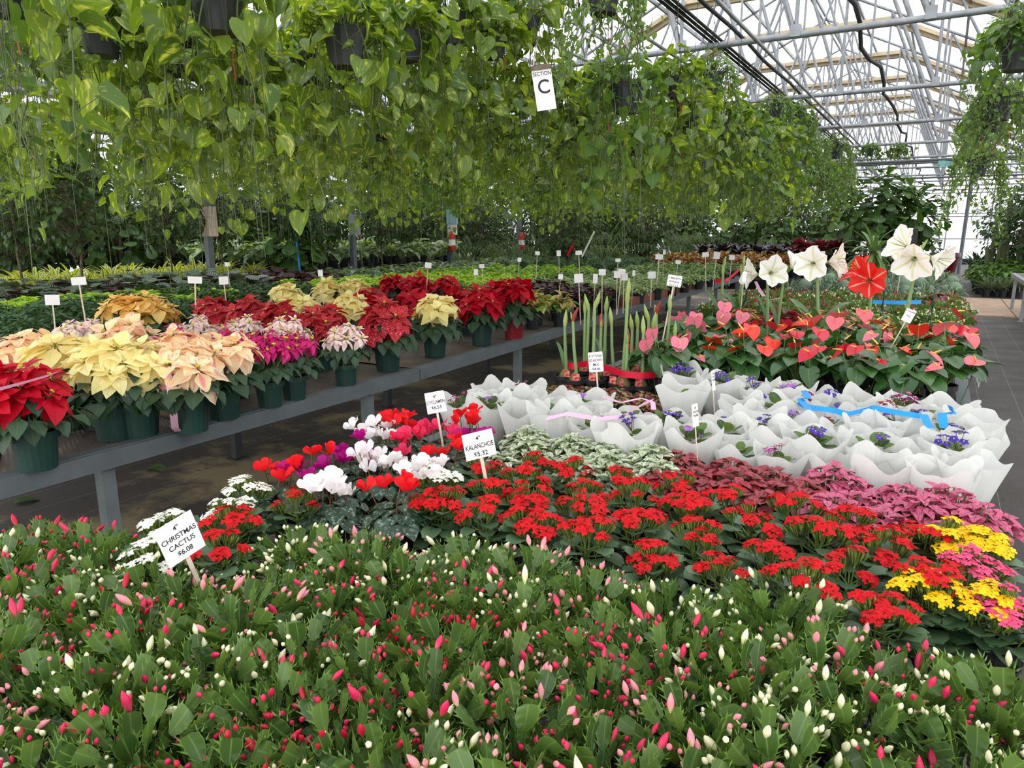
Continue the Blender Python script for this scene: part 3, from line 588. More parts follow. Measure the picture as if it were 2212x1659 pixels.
# ------------------------------------------------------------------ the greenhouse itself
t = NT('ground_fabric'); g = t.n('NewGeometry').outputs['Position']; sx = t.n('SeparateXYZ'); t.put(sx.inputs[0], g)
base = t.mix(t.noise(1.6, 5, g), lin((46, 42, 40)), lin((76, 68, 62)))
st = t.n('Mapping'); st.inputs['Scale'].default_value = (40, 1.5, 1); t.put(st.inputs[0], g); base = t.mix(t.math('MULTIPLY', t.noise(2, 3, st.outputs[0]), .35), base, lin((96, 90, 86)))
dirt = t.math('MULTIPLY', t.math('LESS_THAN', sx.outputs[0], -1.7), t.ramp(t.noise(1.1, 6, g, .62),   .50, .60)); base = t.mix(t.math('MULTIPLY', dirt, .85), base, lin((148, 132, 100)))
base = t.mix(t.math('MULTIPLY', t.ramp(t.noise(7, 4, g, .6), .64, .70), .7), base, lin((26, 25, 25)))
thr = t.math('LESS_THAN', t.math('ABSOLUTE', t.math('SUBTRACT', t.math('FRACT', t.math('MULTIPLY', sx.outputs[0], 3.28)), .5)), .006); base = t.mix(t.math('MULTIPLY', thr, .5), base, lin((170, 160, 150)))
M['fabric'] = t.end(t.bsdf(base, t.math('MULTIPLY_ADD', t.noise(2.2, 3, g), .5, .4), .3, bump=(t.noise(90, 2, g), .2, .003)))
M['concrete'] = plain('tan_concrete', (172, 148, 126), .85, .2, var=.07, sc=2)
def sheet(name, tint, clear, tr_=(.35, .37, .41, 1)):
    t = NT(name); g = t.n('NewGeometry').outputs['Position']; sx = t.n('SeparateXYZ'); t.put(sx.inputs[0], g)
    ln = t.math('LESS_THAN', t.math('FRACT', t.math('MULTIPLY', sx.outputs[1], 1.64)), .035); n1 = t.noise(.8, 4, g)
    a = t.n('BsdfTransparent'); t.put(a.inputs[0], t.mix(ln, t.mix(n1, lin(tint), (1, 1, 1, 1)), lin((150, 158, 172)))); b = t.n('BsdfTranslucent'); b.inputs[0].default_value = tr_; d = t.bsdf(lin((214, 220, 230)), .35, .5)
    M[name] = t.end(t.mixs(clear, t.mixs(.4, b.outputs[0], d), a.outputs[0]))
sheet('polycarbonate', (150, 160, 180), .5); sheet('wall_sheet', (160, 168, 182), .5); sheet('wall_clear_for_light', (236, 240, 246), .9)  # last one: clear sheet invented for unseen front and right walls, brightens the interior
def quad(name, a, b, c, d, k): mb = MB(); mb.add(np.array([a, b, c, d], float), np.array([[0, 1, 2, 3]]), np.array([(0, 0), (1, 0), (1, 1), (0, 1)]), k, False); return struct(name, mb)
Y0, Y1, ZG, ZR = -7., 43., 3.66, 7.62
BAYS = [(-27.4, -11.5), (-11.5, 4.4), (4.4, 20.3)]
b = MB(); b.box((-28, Y0 - 1, -.2), (21, Y1 + 1, 0), 'fabric'); struct('floor', b)
b = MB(); b.box((-1.6, 16.4, 0), (1.32, 20.7, .025), 'concrete'); b.box((1.34, 16.4, 0), (14, 20.7, .025), 'concrete'); struct('floor_slab', b)
for i, (xa, xb) in enumerate(BAYS):
    xr = (xa + xb) / 2
    quad('roof', (xa, Y0, ZG), (xr, Y0, ZR), (xr, Y1, ZR), (xa, Y1, ZG), 'polycarbonate'); quad('roof', (xr, Y0, ZR), (xb, Y0, ZG), (xb, Y1, ZG), (xr, Y1, ZR), 'polycarbonate')
    for s, (p, q) in enumerate((((xa, ZG), (xr, ZR)), ((xr, ZR), (xb, ZG)))):
        b = MB()
        for f in (np.linspace(.12, 1, 7) if s == 0 else np.linspace(0.0, .88, 7)[1:]): x = p[0] + (q[0] - p[0]) * f; z = p[1] + (q[1] - p[1]) * f - .05; b.bar((x, Y0, z), (x, Y1, z), .05, .08, 'galv')
        struct('roof_purlin', b)
    b = MB(); b.box((xa - .16, Y0, ZG - .12), (xa + .16, Y1, ZG + .05), 'galv'); struct('trim_gutter', b)
    for k in range(13):
        y = 8.5 + 3.75 * (k - 3)
        if y > Y1 - .5 or (i == 0 and y > 32): continue
        b = MB(); zc = 3.63; b.tube([(xa, y, zc), (xb, y, zc)], .034, 'galv', 8); b.tube([(xa, y, ZG), (xr, y, ZR - .1), (xb, y, ZG)], .034, 'galv', 8)
        zt = lambda x: ZG + (ZR - ZG - .1) * (1 - abs(x - xr) / (xb - xr))
        nodes = [xa + 1.24 + 1.24 * j for j in range(int((xb - xa - 1.24) / 1.24))]
        for j, x in enumerate(nodes):
            if i == 1: b.box((x - .05, y - .045, zc - .02), (x + .05, y + .045, zc + .10), 'galv')
            b.tube([(x, y, zc), (x, y, zt(x))], .022, 'galv', 6)
            xo = x + (1.24 if x < xr else -1.24)
            if xa < xo < xb: b.tube([(x, y, zc), (xo, y, zt(xo))], .024 if j % 2 else .034, 'galv', 6)
        struct('roof_truss', b)
for x in (-11.5, 4.4):
    for k in range(12):
        y = 8.5 + 3.75 * (k - 3)
        if y < Y1 - 1:
            b = MB(); b.box((x - .055, y - .055, 0), (x + .055, y + .055, ZG), 'steel')
            for s in (-1, 1): b.tube([(x, y, 2.75), (x, y + s * .8, 3.5)], .02, 'steel', 6); b.tube([(x, y, 2.75), (x + s * .8, y, 3.55)], .02, 'steel', 6)
            struct('column', b)
xr = -3.55
for k in range(9):
    y = 9.35 + 3.75 * k; b = MB(); z = 6.6; P = [(-11.2, y, 3.9), (-5.5, y, z), (-1.6, y, z), (4.1, y, 3.9)]
    for p, q in zip(P, P[1:]):
        b.bar(p, q, .16, .10, 'cloth'); b.bar((p[0], y + .1, p[2] - .09), (q[0], y + .1, q[2] - .09), .12, .08, 'cloth')
    single('shade_curtain', b, 'beige gathered shade curtain across the roof, %s from the camera end' % od(k), 'curtain', 'gathered shade curtains under the roof')
for k, (x, z, r) in enumerate(((-12.1, 3.28, .13), (-10.9, 3.2, .12))):
    b = MB(); b.tube([(x, Y0, z), (x, 15, z + .02), (x, 32, z)], r, 'cloth', 10); single('rolled_curtain', b, ['beige rolled curtain on the outer side of the gutter above the columns', 'beige rolled curtain on the inner side of the gutter above the columns'][k], 'curtain')
# walls
def wall(name, a, bq, gable, k='wall_sheet'):
    a, bq = np.array(a, float), np.array(bq, float); quad(name, (*a, 0), (*bq, 0), (*bq, ZG), (*a, ZG), k)
wall('wall_back', (-27.4, Y1), (20.3, Y1), 1); wall('wall_left', (-27.4, Y0), (-27.4, Y1), 0); wall('wall_right', (20.3, Y0), (20.3, Y1), 0, 'wall_clear_for_light'); wall('wall_front', (-27.4, Y0), (20.3, Y0), 1, 'wall_clear_for_light')
for xa, xb in BAYS:
    for y in (Y0, Y1):
        b = MB(); b.add(np.array([(xa, y, ZG), (xb, y, ZG), ((xa + xb) / 2, y, ZR), ((xa + xb) / 2, y, ZR - .001)], float), np.array([[0, 1, 2, 3]]), None, 'wall_sheet', False); struct('wall_gable', b)
b = MB()
for x in np.arange(-27.4, 20.4, 1.83): b.box((x - .03, Y1 - .12, 0), (x + .03, Y1 - .04, 5.4), 'galv')
for z in (1.25, 2.35, 2.5, 3.5, 4.4, 5.3): b.bar((-27.4, Y1 - .1, z), (20.3, Y1 - .1, z), .05, .05, 'galv')
struct('wall_back_frame', b)
b = MB(); b.box((-27.4, Y1 - .3, 0), (20.3, Y1 - .05, .28), 'dark_steel'); struct('baseboard_back', b)
b = MB()
for y in np.arange(Y0, Y1, 1.83): b.box((-27.34, y - .03, 0), (-27.26, y + .03, ZG), 'galv')
for z in (.9, 2.2, 3.0): b.bar((-27.3, Y0, z), (-27.3, Y1, z), .05, .05, 'galv')
struct('wall_left_frame', b)
b = MB(); b.tube([(.62, 33, 0), (.66, 33, 3.7)], .07, 'steel', 10); struct('column', b)
# pipes and cables under the trusses
def along(name, x, z, r, k, label, cat, wob=0, n=2, ya=Y0, yb=Y1):
    b = MB(); ys = np.linspace(ya, yb, n if not wob else 60); ex = r if np.isscalar(r) else None
    if ex is not None: b.tube([(x + wob * sin(y * 1.7), y, z + wob * sin(y * 2.3)) for y in ys], r, k, 6)
    else:
        for j in range(5): b.tube([(x + .03 * (j - 2), y, z + .02 * (j % 2)) for y in ys], r[0], k, 5)
    return single(name, b, label, cat)
for (px, py, z, r, k, lab, cat, w) in ((1519, 3, 3.74, .022, 'cable', 'black irrigation hose along the trusses, beside the cable bundle', 'hose', .01), (1509, 57, 3.72, (.016,), 'cable', 'bundle of dark cables running along above the trailing plants', 'cable', 0), (1830, 0, 3.78, .026, 'cable', 'thick wavy black cable draped over the truss plates', 'cable', .05), (1780, 47, 7.3, .03, 'galv', 'grey pipe running along just under the roof ridge', 'pipe', 0)):
    p = at(px, py, z); along('overhead_' + cat, p[0], z, r, k, lab, cat, w)
ROWX = [-1.9, -2.85, -3.8, -4.8, -5.9, -7.1, -8.4, -9.8, -11.0]
for i, x in enumerate(ROWX): along('hanging_pipe', x, 3.55, .02, 'galv', 'grey overhead pipe carrying the %s row of hanging baskets from the walkway' % od(i), 'pipe', yb=22)
for i, x in enumerate((.32, 1.3)): along('hanging_pipe', x, 3.55, .02, 'galv', ['grey overhead pipe beside the walkway carrying ferny hanging baskets', 'grey overhead pipe beyond the walkway carrying ferny baskets'][i], 'pipe', yb=22)
for i, (y, z) in enumerate(((19.4, 3.15), (17.6, 3.05), (24, 3.1))): 
    b = MB(); b.tube([(-8, y, z), (4.4, y, z)], .03, 'steel', 6); single('cross_pipe', b, ['dark cross pipe over the concrete path with two small baskets', 'dark cross pipe on the camera side of the concrete path', 'dark cross pipe beyond the fiddle leaf tree'][i], 'pipe')

# ------------------------------------------------------------------ benches
t = NT('expanded_metal'); g = t.n('NewGeometry').outputs['Position']; sx = t.n('SeparateXYZ'); t.put(sx.inputs[0], g)
u = t.math('MULTIPLY', sx.outputs[0], 22.); v = t.math('MULTIPLY', sx.outputs[1], 52.)
w1 = t.math('ABSOLUTE', t.math('SUBTRACT', t.math('FRACT', t.math('ADD', u, v)), .5)); w2 = t.math('ABSOLUTE', t.math('SUBTRACT', t.math('FRACT', t.math('SUBTRACT', u, v)), .5))
M['mesh'] = t.end(t.mixs(t.math('LESS_THAN', t.math('MINIMUM', w1, w2), .17), t.n('BsdfTransparent').outputs[0], t.bsdf(lin((128, 116, 106)), .5, .4, .3)))
def bench(label, x0, x1, y0, y1, z, legs, k='steel', rot=0., pivot=None, inner=()):
    r = thing('plant_bench', label, 'bench', pivot or (0, 0, 0), rot); ox, oy = (pivot[0], pivot[1]) if pivot else (0, 0)
    B = lambda name, f: link(name, f.mesh(name), r)
    for (ax, ay, bx, by) in ((x1, y0, x1, y1), (x0, y0, x0, y1)):
        b = MB(); b.box((ax - .02 - ox, y0 - oy, z - .075), (ax + .02 - ox, y1 - oy, z), k); s = -1 if ax == x1 else 1; b.box((min(ax, ax + s * .05) - ox, y0 - oy, z - .004), (max(ax, ax + s * .05) - ox, y1 - oy, z + .003), k); B('rail', b)
    for y in (y0, y1): b = MB(); b.box((x0 - ox + .02, y - .02 - oy, z - .075), (x1 - ox - .02, y + .02 - oy, z - .001), k); B('rail', b)
    b = MB(); n = max(2, int((y1 - y0) / .9))
    for j in range(n): y = y0 + (y1 - y0) * (j + .5) / n - oy; b.box((x0 + .02 - ox, y - .02, z - .05), (x1 - .02 - ox, y + .02, z - .012), k)
    B('crossbars', b); b = MB(); b.add(np.array([(x0 - ox, y0 - oy, z - .006), (x1 - ox, y0 - oy, z - .006), (x1 - ox, y1 - oy, z - .006), (x0 - ox, y1 - oy, z - .006)], float), np.array([[0, 1, 2, 3]]), None, 'mesh', False); B('mesh_top', b)
    for (x, y, kk) in legs: b = MB(); b.box((x - .028 - ox, y - .028 - oy, .006), (x + .028 - ox, y + .028 - oy, z - .075), kk); lg = B('leg', b); c = MB(); c.box((x - .055 - ox, y - .055 - oy, 0), (x + .055 - ox, y + .055 - oy, .008), kk); link('foot_plate', c.mesh('foot_plate'), lg)
    return r
ZL, ZB = .72, .70
bench('grey steel bench of poinsettias, near section with the big red poinsettia', -5.3, -2.87, -.6, 3.6, ZL, [(-2.9, 1.55, 'steel'), (-2.9, 3.15, 'steel'), (-4.22, 1.4, 'dark_steel'), (-4.22, 3.2, 'dark_steel'), (-5.2, 1.4, 'dark_steel')])
bench('grey steel bench with red foil potted poinsettia and trays of foliage plants', -5.3, -2.88, 3.62, 16.2, ZL, [(-2.91, y, 'steel') for y in (5.1, 7., 8.9, 10.8, 12.7, 14.6)] + [(-4.22, y, 'dark_steel') for y in (5.0, 6.85, 8.65, 10.5, 12.4, 14.3)], rot=.05, pivot=(-2.88, 3.62, 0))
bench('long grey bench of small green foliage plants behind the poinsettias', -8.4, -5.75, .4, 16.2, ZL, [(-5.8, 1 + 2 * k, 'dark_steel') for k in range(8)] + [(-8.3, 1 + 2 * k, 'dark_steel') for k in range(8)])
bench('grey bench crowded with christmas cacti, kalanchoes and paper wrapped violets', -1.88, .2, -.4, 5.2, ZB, [(-1.85, .2 + 1.75 * k, 'steel') for k in range(3)] + [(.16, .2 + 1.75 * k, 'steel') for k in range(3)])
bench('grey bench of coleus, amaryllis and succulents beside the walkway', -1.95, .22, 5.22, 15.6, ZB, [(-1.9, 5.6 + 1.8 * k, 'steel') for k in range(6)] + [(.16, 5.6 + 1.8 * k, 'steel') for k in range(6)])
bench('low dark bench of calatheas and striped dracaenas', -11.1, -8.9, 2.5, 18, .45, [(-9, 3 + 2.4 * k, 'dark_steel') for k in range(7)], 'dark_steel')
bench('galvanised bench across the walkway beside the concrete path', 1.3, 3.2, 9, 18.2, .76, [(1.36, 9.2 + 2.2 * k, 'galv') for k in range(5)] + [(3.1, 9.2 + 2.2 * k, 'galv') for k in range(5)], 'galv')

# ------------------------------------------------------------------ rows of potted plants
def rows(name, cat, rect, dx, dy, fn, where, z=ZB, group=None, jit=.018, sc=(.92, 1.08), top=.2, cond=None, side='walkway'):
    x0, x1, y0, y1 = rect; nr = max(1, int(round((y1 - y0) / dy)) + 1); nc = max(1, int(round((x1 - x0) / dx)) + 1); r = 0
    for i in range(nr):
        c = 0; hit = False; off = dx / 4 if i % 2 else -dx / 4
        for j in range(nc):
            x = x1 - dx * j + off * (nc > 2) + U(-jit, jit); y = y0 + dy * i + U(-jit, jit)
            if cond and not cond(x, y): continue
            if not seen((x, y, z + top), .13): continue
            parts, ph = fn(); s = U(*sc); hit = True
            thing(name, '%s%s, %s row back, %s from %s' % (ph, where, od(r), od(c), side), cat, (x, y, z), U(0, 6.28), s, parts, group); c += 1
        r += hit
def cyb(x): return 1.43 if x > -1.0 else 1.22 if x > -1.25 else .9
BUDN = {'hot': 'hot pink', 'pale': 'pale pink', 'cream': 'cream', 'crimson': 'crimson'}
def f_cact():
    c = rng.choice(['hot', 'pale', 'cream', 'crimson'], p=[.46, .16, .24, .14]); return cactus(c), 'christmas cactus with %s buds' % BUDN[c]
rows('christmas_cactus', 'potted cactus', (-1.78, .15, .22, 1.5), .15, .148, f_cact, '', group='christmas cacti at the front of the bench', top=.18, sc=(1.08, 1.24), cond=lambda x, y: y < cyb(x) - .04)
rows('kalanchoe', 'potted flower', (-1.08, .0, 1.49, 1.86), .158, .145, lambda: (kalanchoe('red'), 'red kalanchoe in bloom'), ' behind the cacti', group='red kalanchoes', top=.2)
def put(name, cat, px, py, z, zb, parts, label, group=None, sc=1., rz=None):
    p = at(px, py, z); return thing(name, label, cat, (p[0], p[1], zb), U(0, 6) if rz is None else rz, sc, parts, group)
for px, py, w in ((500, 1110, 'beside the christmas cactus price sign'), (470, 1165, 'just behind the christmas cactus price sign stick'), (640, 1062, 'in front of the white cyclamen'), (960, 1062, 'below the kalanchoe price sign'), (720, 1080, 'in front of the red cyclamen')): 
    if px != 720: put('kalanchoe', 'potted flower', px, py, .9, ZB, kalanchoe('red'), 'red kalanchoe ' + w, 'red kalanchoes')
for px, py, w in ((365, 1115, 'at the bench edge behind the christmas cactus sign'), (325, 1180, 'at the bench edge in front of its pair'), (525, 1045, 'at the bench edge in front of the red cyclamen'), (500, 1085, 'at the bench edge beside the red kalanchoe'), (945, 1020, 'beside the kalanchoe price sign')): put('kalanchoe', 'potted flower', px, py, .9, ZB, kalanchoe('white'), 'white kalanchoe ' + w, 'white kalanchoes')
for px, py, c, w in ((2045, 1135, 'yellow', 'beside the pink polka dot plants'), (2125, 1150, 'yellow', 'at the walkway edge beside the polka dot plants'), (2100, 1205, 'pink', 'between the yellow kalanchoes'), (2125, 1270, 'yellow', 'in front of the pink kalanchoe at the walkway edge'), (2010, 1245, 'yellow', 'beside the last red kalanchoes'), (2175, 1285, 'pink', 'on the outermost edge of the bench')): put('kalanchoe', 'potted flower', px, py, .9, ZB, kalanchoe(c, 9), '%s kalanchoe %s' % (c, w), 'yellow and pink kalanchoes')
for px, py, c, n, w in ((612, 985, 'red', 5, 'outermost at the bench edge'), (662, 985, 'magenta', 5, 'behind the outermost red one'), (715, 1010, 'white', 12, 'largest and nearest to the bench edge'), (705, 955, 'red', 2, 'half hidden behind the large white one'), (762, 945, 'magenta', 7, 'between two white ones at the edge'), (812, 905, 'white', 9, 'at the back beside the bench edge'), (815, 960, 'white', 11, 'in the middle of the group'), (870, 885, 'red', 6, 'in front of the aisle bench leg'), (880, 925, 'rose', 8, 'under the red one, beside the cyclamen sign'), (922, 975, 'white', 9, 'beside the kalanchoe price sign'), (855, 1020, 'red', 5, 'at the front beside the cacti'), (950, 905, 'rose', 5, 'behind the cyclamen price sign'), (975, 940, 'red', 6, 'behind the kalanchoe price sign'), (1018, 880, 'red', 6, 'in front of the paper wrapped violets'), (1038, 915, 'magenta', 7, 'beside the white polka dot plants')):
    put('cyclamen', 'potted flower', px, py, .955, ZB, cyclamen(c, n), '%s cyclamen %s' % (c, w), 'cyclamens')
rows('polka_dot_plant', 'foliage plant', (-1.22, -.72, 1.98, 2.24), .155, .13, lambda: (POLKAP('white'), 'white splashed polka dot plant'), '', group='white polka dot plants', top=.12) if 0 else None
def POLKAP(c): return [('pot', POT4), ('foliage', POLKA[c][rng.integers(3)])]
for c, rect in (('white', (-1.26, -.74, 1.96, 2.2)), ('red', (-.66, -.34, 2.0, 2.26)), ('pink', (-.22, .14, 2.04, 2.26))):
    rows('polka_dot_plant', 'foliage plant', rect, .15, .125, lambda: (POLKAP(c), {'white': 'white splashed', 'red': 'dusky red', 'pink': 'pink speckled'}[c] + ' polka dot plant'), '', group=c + ' polka dot plants', top=.15, sc=(.95, 1.15))
VN = {'blue': 'violet blue', 'lilac': 'lilac', 'orchid': 'orchid pink', 'plum': 'plum'}
def f_vio():
    c = rng.choice(['blue', 'lilac', 'orchid', 'plum'], p=[.5, .2, .15, .15]); n = int(U(0, 3.4)); sh = U() < .62
    return violet(c, n, sh), ('%s violet in white paper' % VN[c] if n and sh else 'flowerless violet in white paper' if sh else 'closed white paper wrap')
rows('wrapped_violet', 'wrapped plant', (-.68, .12, 2.48, 3.36), .155, .155, f_vio, '', group='paper wrapped violets by the walkway', top=.2, sc=(.82, 1.04), jit=.022)
rows('wrapped_violet', 'wrapped plant', (-1.74, -.9, 2.46, 2.84), .16, .155, f_vio, '', group='paper wrapped violets by the bench edge', top=.2, sc=(.9, 1.05), side='their walkway end', cond=lambda x, y: x < -1.15 or y < 2.75)
for px, py, w in ((1478, 815, 'tall and apart beside the red ribbon'), (1475, 850, 'in front of the tall one beside the red ribbon'), (1560, 832, 'behind the tilted white price stick'), (1350, 940, 'with a grey shadowed fold, nearest the polka dot plants')): put('wrapped_violet', 'wrapped plant', px, py, .88, ZB, f_vio()[0], 'white paper wrapped violet ' + w, sc=1.1)
def f_brown(): return [('pot', POT4), ('foliage', BROWN[rng.integers(2)])], 'dried out brown fittonia'
BROWN = [clump('ovate', ['brownleaf', 'brownleaf', 'redleaf'], 70, .09, .05, .03, .085, (-30, 30)) for _ in range(2)]
rows('fittonia', 'foliage plant', (-1.72, -1.06, 3.1, 3.28), .15, .12, f_brown, ' between violets and amaryllis', group='brown fittonias', top=.12)
for i, (px, py, tp, k, w) in enumerate(((1221, 810, 681, 'green', 'short green bud, nearest the aisle'), (1242, 818, 667, 'red', 'short opening red bud, second from the aisle'), (1262, 798, 651, 'green', 'slim green bud, back of the aisle side'), (1283, 818, 633, 'green', 'tall bud behind the fittonia sign'), (1297, 808, 681, 'red', 'fat red bud beside the fittonia sign'), (1307, 800, 631, 'green', 'tall green bud, first behind the fittonia sign'), (1321, 806, 681, 'green', 'medium bud between two tall ones'), (1340, 826, 631, 'green', 'tallest green bud in the middle of the ribbon'), (1348, 830, 717, 'red', 'shortest reddish bud in the middle'), (1360, 806, 692, 'green', 'medium bud behind the shortest one'), (1373, 800, 681, 'green', 'dark medium bud at the back'), (1384, 830, 701, 'green', 'short leaning bud beside the picture card'), (1400, 812, 672, 'green', 'medium bud toward the violets'), (1416, 806, 660, 'red', 'drooping red bud behind the tall wrapped violet'), (1438, 800, 649, 'green', 'pale stalk splitting open beside the violets'), (1455, 800, 697, 'green', 'short bud against the anthuriums'))):
    p = at(px, py, .8); c = (p - [0, 0, H]) @ FW; put('amaryllis', 'potted bulb', px, py, .8, ZB, amaryllis_bud((py - tp) * c / F * 1.0 - .085, k, 1 + (i % 5 == 2), i % 5 == 0), 'potted amaryllis with ' + w, 'amaryllis bulbs in bud', rz=U(-.5, .5))
AN = {'coral': 'coral pink', 'scarlet': 'orange scarlet', 'rose': 'pale rose', 'crimson': 'deep red'}
AC = iter(['coral', 'crimson', 'crimson', 'scarlet', 'coral', 'scarlet', 'coral', 'crimson', 'scarlet', 'rose'] * 4)
def f_anth():
    c = next(AC); return anthurium(c, int(U(4, 7))), AN[c] + ' anthurium'
rows('anthurium', 'potted flower', (-.82, .02, 3.92, 4.85), .27, .29, f_anth, ' behind the violets', group='anthuriums', top=.3, jit=.03, sc=(.9, 1.05))
for px, py, c, w in ((1470, 690, 'rose', 'beside the tall stick sign'), (1520, 715, 'rose', 'beside the amaryllis buds'), (1580, 735, 'scarlet', 'behind the tall wrapped violet'), (1440, 740, 'rose', 'half hidden behind the amaryllis buds'), (1550, 680, 'rose', 'in front of the coleus')): put('anthurium', 'potted flower', px, py, 1.02, ZB, anthurium(c, 6), '%s anthurium %s' % (AN[c], w), 'anthuriums')
# mixed pots beyond the anthuriums
def hook():
    b = MB(); P = [(.1, 0, .1), (.06, 0, .28), (0, 0, .36), (0, 0, .44)] + [(.03 - .03 * cos(a), 0, .46 + .035 * sin(a)) for a in np.linspace(0, 3.6, 8)]
    b.tube(P, .006, 'pot_green', 6); b.tube([(-.1, 0, .1), (-.06, 0, .28), (0, 0, .36)], .004, 'pot_green', 5); return b.mesh('hook')
HOOK = hook()
KIND = {}
def kd(k, fol, pot=POT6, extra=()): KIND[k] = [[('pot', pot), ('foliage', f)] + list(extra) for f in fol]
kd('coleus', [clump('ovate', ['coleus', 'coleus', 'multi'], 90, .17, .16, .06, .12, (-20, 40)) for _ in range(2)]); kd('redbegonia', [clump('ovate', 'redleaf', 34, .2, .15, .13, .12, (-25, 35))]); kd('bicolor', [clump('ovate', 'bicolor', 30, .19, .16, .13, .12, (-15, 50))]); kd('multi', [clump('ovate', ['multi', 'yellowpink', 'varieg'], 80, .17, .14, .065, .12, (-20, 40))]); kd('pilea', [clump('ovate', ['varieg', 'silver'], 80, .16, .13, .06, .12, (-30, 40))])
for px, py, k, hk, lab in ((1505, 690, 'coleus', 0, 'orange coleus behind the tall stick sign'), (1610, 672, 'coleus', 1, 'orange coleus with green hook beside the red begonia'), (1690, 672, 'redbegonia', 0, 'wine red begonia in the middle of the bench'), (1675, 645, 'pilea', 0, 'green and silver leaf plant behind the wine red begonia'), (1765, 675, 'coleus', 1, 'rusty coleus with green hook under the white amaryllis'), (1830, 675, 'multi', 0, 'red and yellow coleus between two green hooks'), (1905, 680, 'multi', 1, 'yellow and pink coleus with green hook under the red amaryllis'), (1720, 715, 'pilea', 0, 'silvery leaf plant behind the deep red anthuriums'), (2010, 700, 'multi', 1, 'pink splashed plant with green hook beside the walkway'), (2060, 705, 'bicolor', 0, 'wine and lime coleus on the walkway edge'), (2030, 725, 'pilea', 0, 'silvery white plant behind the coral anthuriums'), (2025, 640, 'bicolor', 0, 'tall wine red poinsettia like plant by the walkway'), (1950, 715, 'coleus', 0, 'orange coleus behind the stick sign among anthuriums'), (1870, 715, 'pilea', 0, 'silvery striped plant behind the anthuriums')):
    q = list(KIND[k][rng.integers(len(KIND[k]))]) + ([('hook', HOOK)] if hk else []); z = .98 if py > 660 else 1.12
    p = at(px, py, z); p[1] = max(p[1], 5.3); put('coleus' if k in ('coleus', 'multi') else 'begonia' if k == 'redbegonia' else 'foliage_plant', 'foliage plant', px, py, .95, ZB, q, lab, 'mixed foliage pots')
for px, py, y, col, dirs, lean, nl, bd, lab in ((1985, 540, 5.2, 'white', [(-.6, -.5, .35), (.75, -.3, -.25), (-.15, -.8, -.3)], (.04, 0), 4, 1, 'tall white amaryllis in full bloom by the walkway'), (1765, 562, 5.5, 'white', [(-.1, -1, .0), (.95, -.2, .1)], (-.05, 0), 5, 0, 'large white amaryllis facing the camera'), (1885, 602, 5.6, 'red', [(-.1, -1, .1), (-.6, -.3, .5)], (0, 0), 5, 0, 'red amaryllis with pale streaked petals'), (1658, 590, 5.9, 'white', [(-.8, -.5, .1), (.3, -.6, .2)], (-.03, 0), 2, 0, 'small cream amaryllis beside the pink ribbon'), (1694, 590, 6.0, 'white', [(.6, -.2, .7)], (.02, 0), 2, 1, 'cream amaryllis half open beside the small one')):
    p = aty(px, py, y); h = float(p[2] - ZB - .02); thing('amaryllis', lab, 'potted bulb', (p[0] - lean[0], p[1], ZB), 0, 1., amaryllis_open(h, col, dirs, lean, nl, bd))
for px, py, lab in ((1600, 600, 'amaryllis in bud with red ribbon at the far bench edge'), (1560, 620, 'leafy amaryllis in bud at the far bench edge')):
    p = aty(px, py, 6.6); thing('amaryllis', lab, 'potted bulb', (p[0], p[1], ZB), 0, 1., amaryllis_bud(.45, 'green', 2, True) + [('foliage', STRAPS[2])])
def f_cactbloom():
    c = rng.choice(['hot', 'crimson', 'cream']); return cactus(c), 'far christmas cactus with %s buds' % BUDN[c]
rows('christmas_cactus', 'potted cactus', (-1.75, .1, 6.9, 8.9), .24, .3, f_cactbloom, '', group='christmas cacti beyond the amaryllis', top=.2, sc=(1.2, 1.5), jit=.04)
def cact_ball():
    b = MB(); n = 22
    prof = [(.02, .09), (.045, .1), (.06, .13), (.058, .17), (.04, .2), (.012, .215), (.001, .216)]
    V = np.array([(r * (1 + .09 * (j % 2)) * cos(j * 2 * pi / n), r * (1 + .09 * (j % 2)) * sin(j * 2 * pi / n), z) for r, z in prof for j in range(n)]); q = np.array([(i * n + j, i * n + (j + 1) % n, (i + 1) * n + (j + 1) % n, (i + 1) * n + j) for i in range(len(prof) - 1) for j in range(n)]); b.add(V, q, None, 'succulent'); return b.mesh('body')
BALL = cact_ball()
SUCC = [[('pot', POT4), ('foliage', rosette('lance', 'succulent', 34, .09, .1, (5, 80), 1.5))], [('pot', POT4), ('body', BALL)], [('pot', POT4), ('foliage', clump('lance', 'succulent', 70, .09, .12, .04, .08, (-10, 60), wid=1.6))], [('pot', POT4), ('foliage', rosette('blade', ['grassy', 'succulent'], 46, .22, .09, (20, 85), 1.))]]
SN = ['grey green rosette succulent', 'round ribbed cactus', 'grey green bushy succulent', 'grassy grey succulent']
def f_succ(): i = rng.integers(4); return SUCC[i], SN[i]
rows('succulent', 'succulent', (-1.75, .12, 9.2, 14.8), .22, .34, f_succ, '', group='succulents at the end of the bench', top=.15, sc=(.9, 1.35), jit=.05)
thing('agave', 'tall spiky agave with drooping blades among the succulents', 'succulent', (*at(1885, 575, .95)[:2] * .62, ZB), 0, 1.25, [('pot', POT6), ('trunk', (lambda b: (b.tube([(0, 0, .1), (0, 0, .55)], .02, 'twig', 7), b.mesh('trunk'))[1])(MB())), ('foliage', rosette('strap', 'agave', 44, .42, .5, (-55, 86), 1.2, r=.02))])
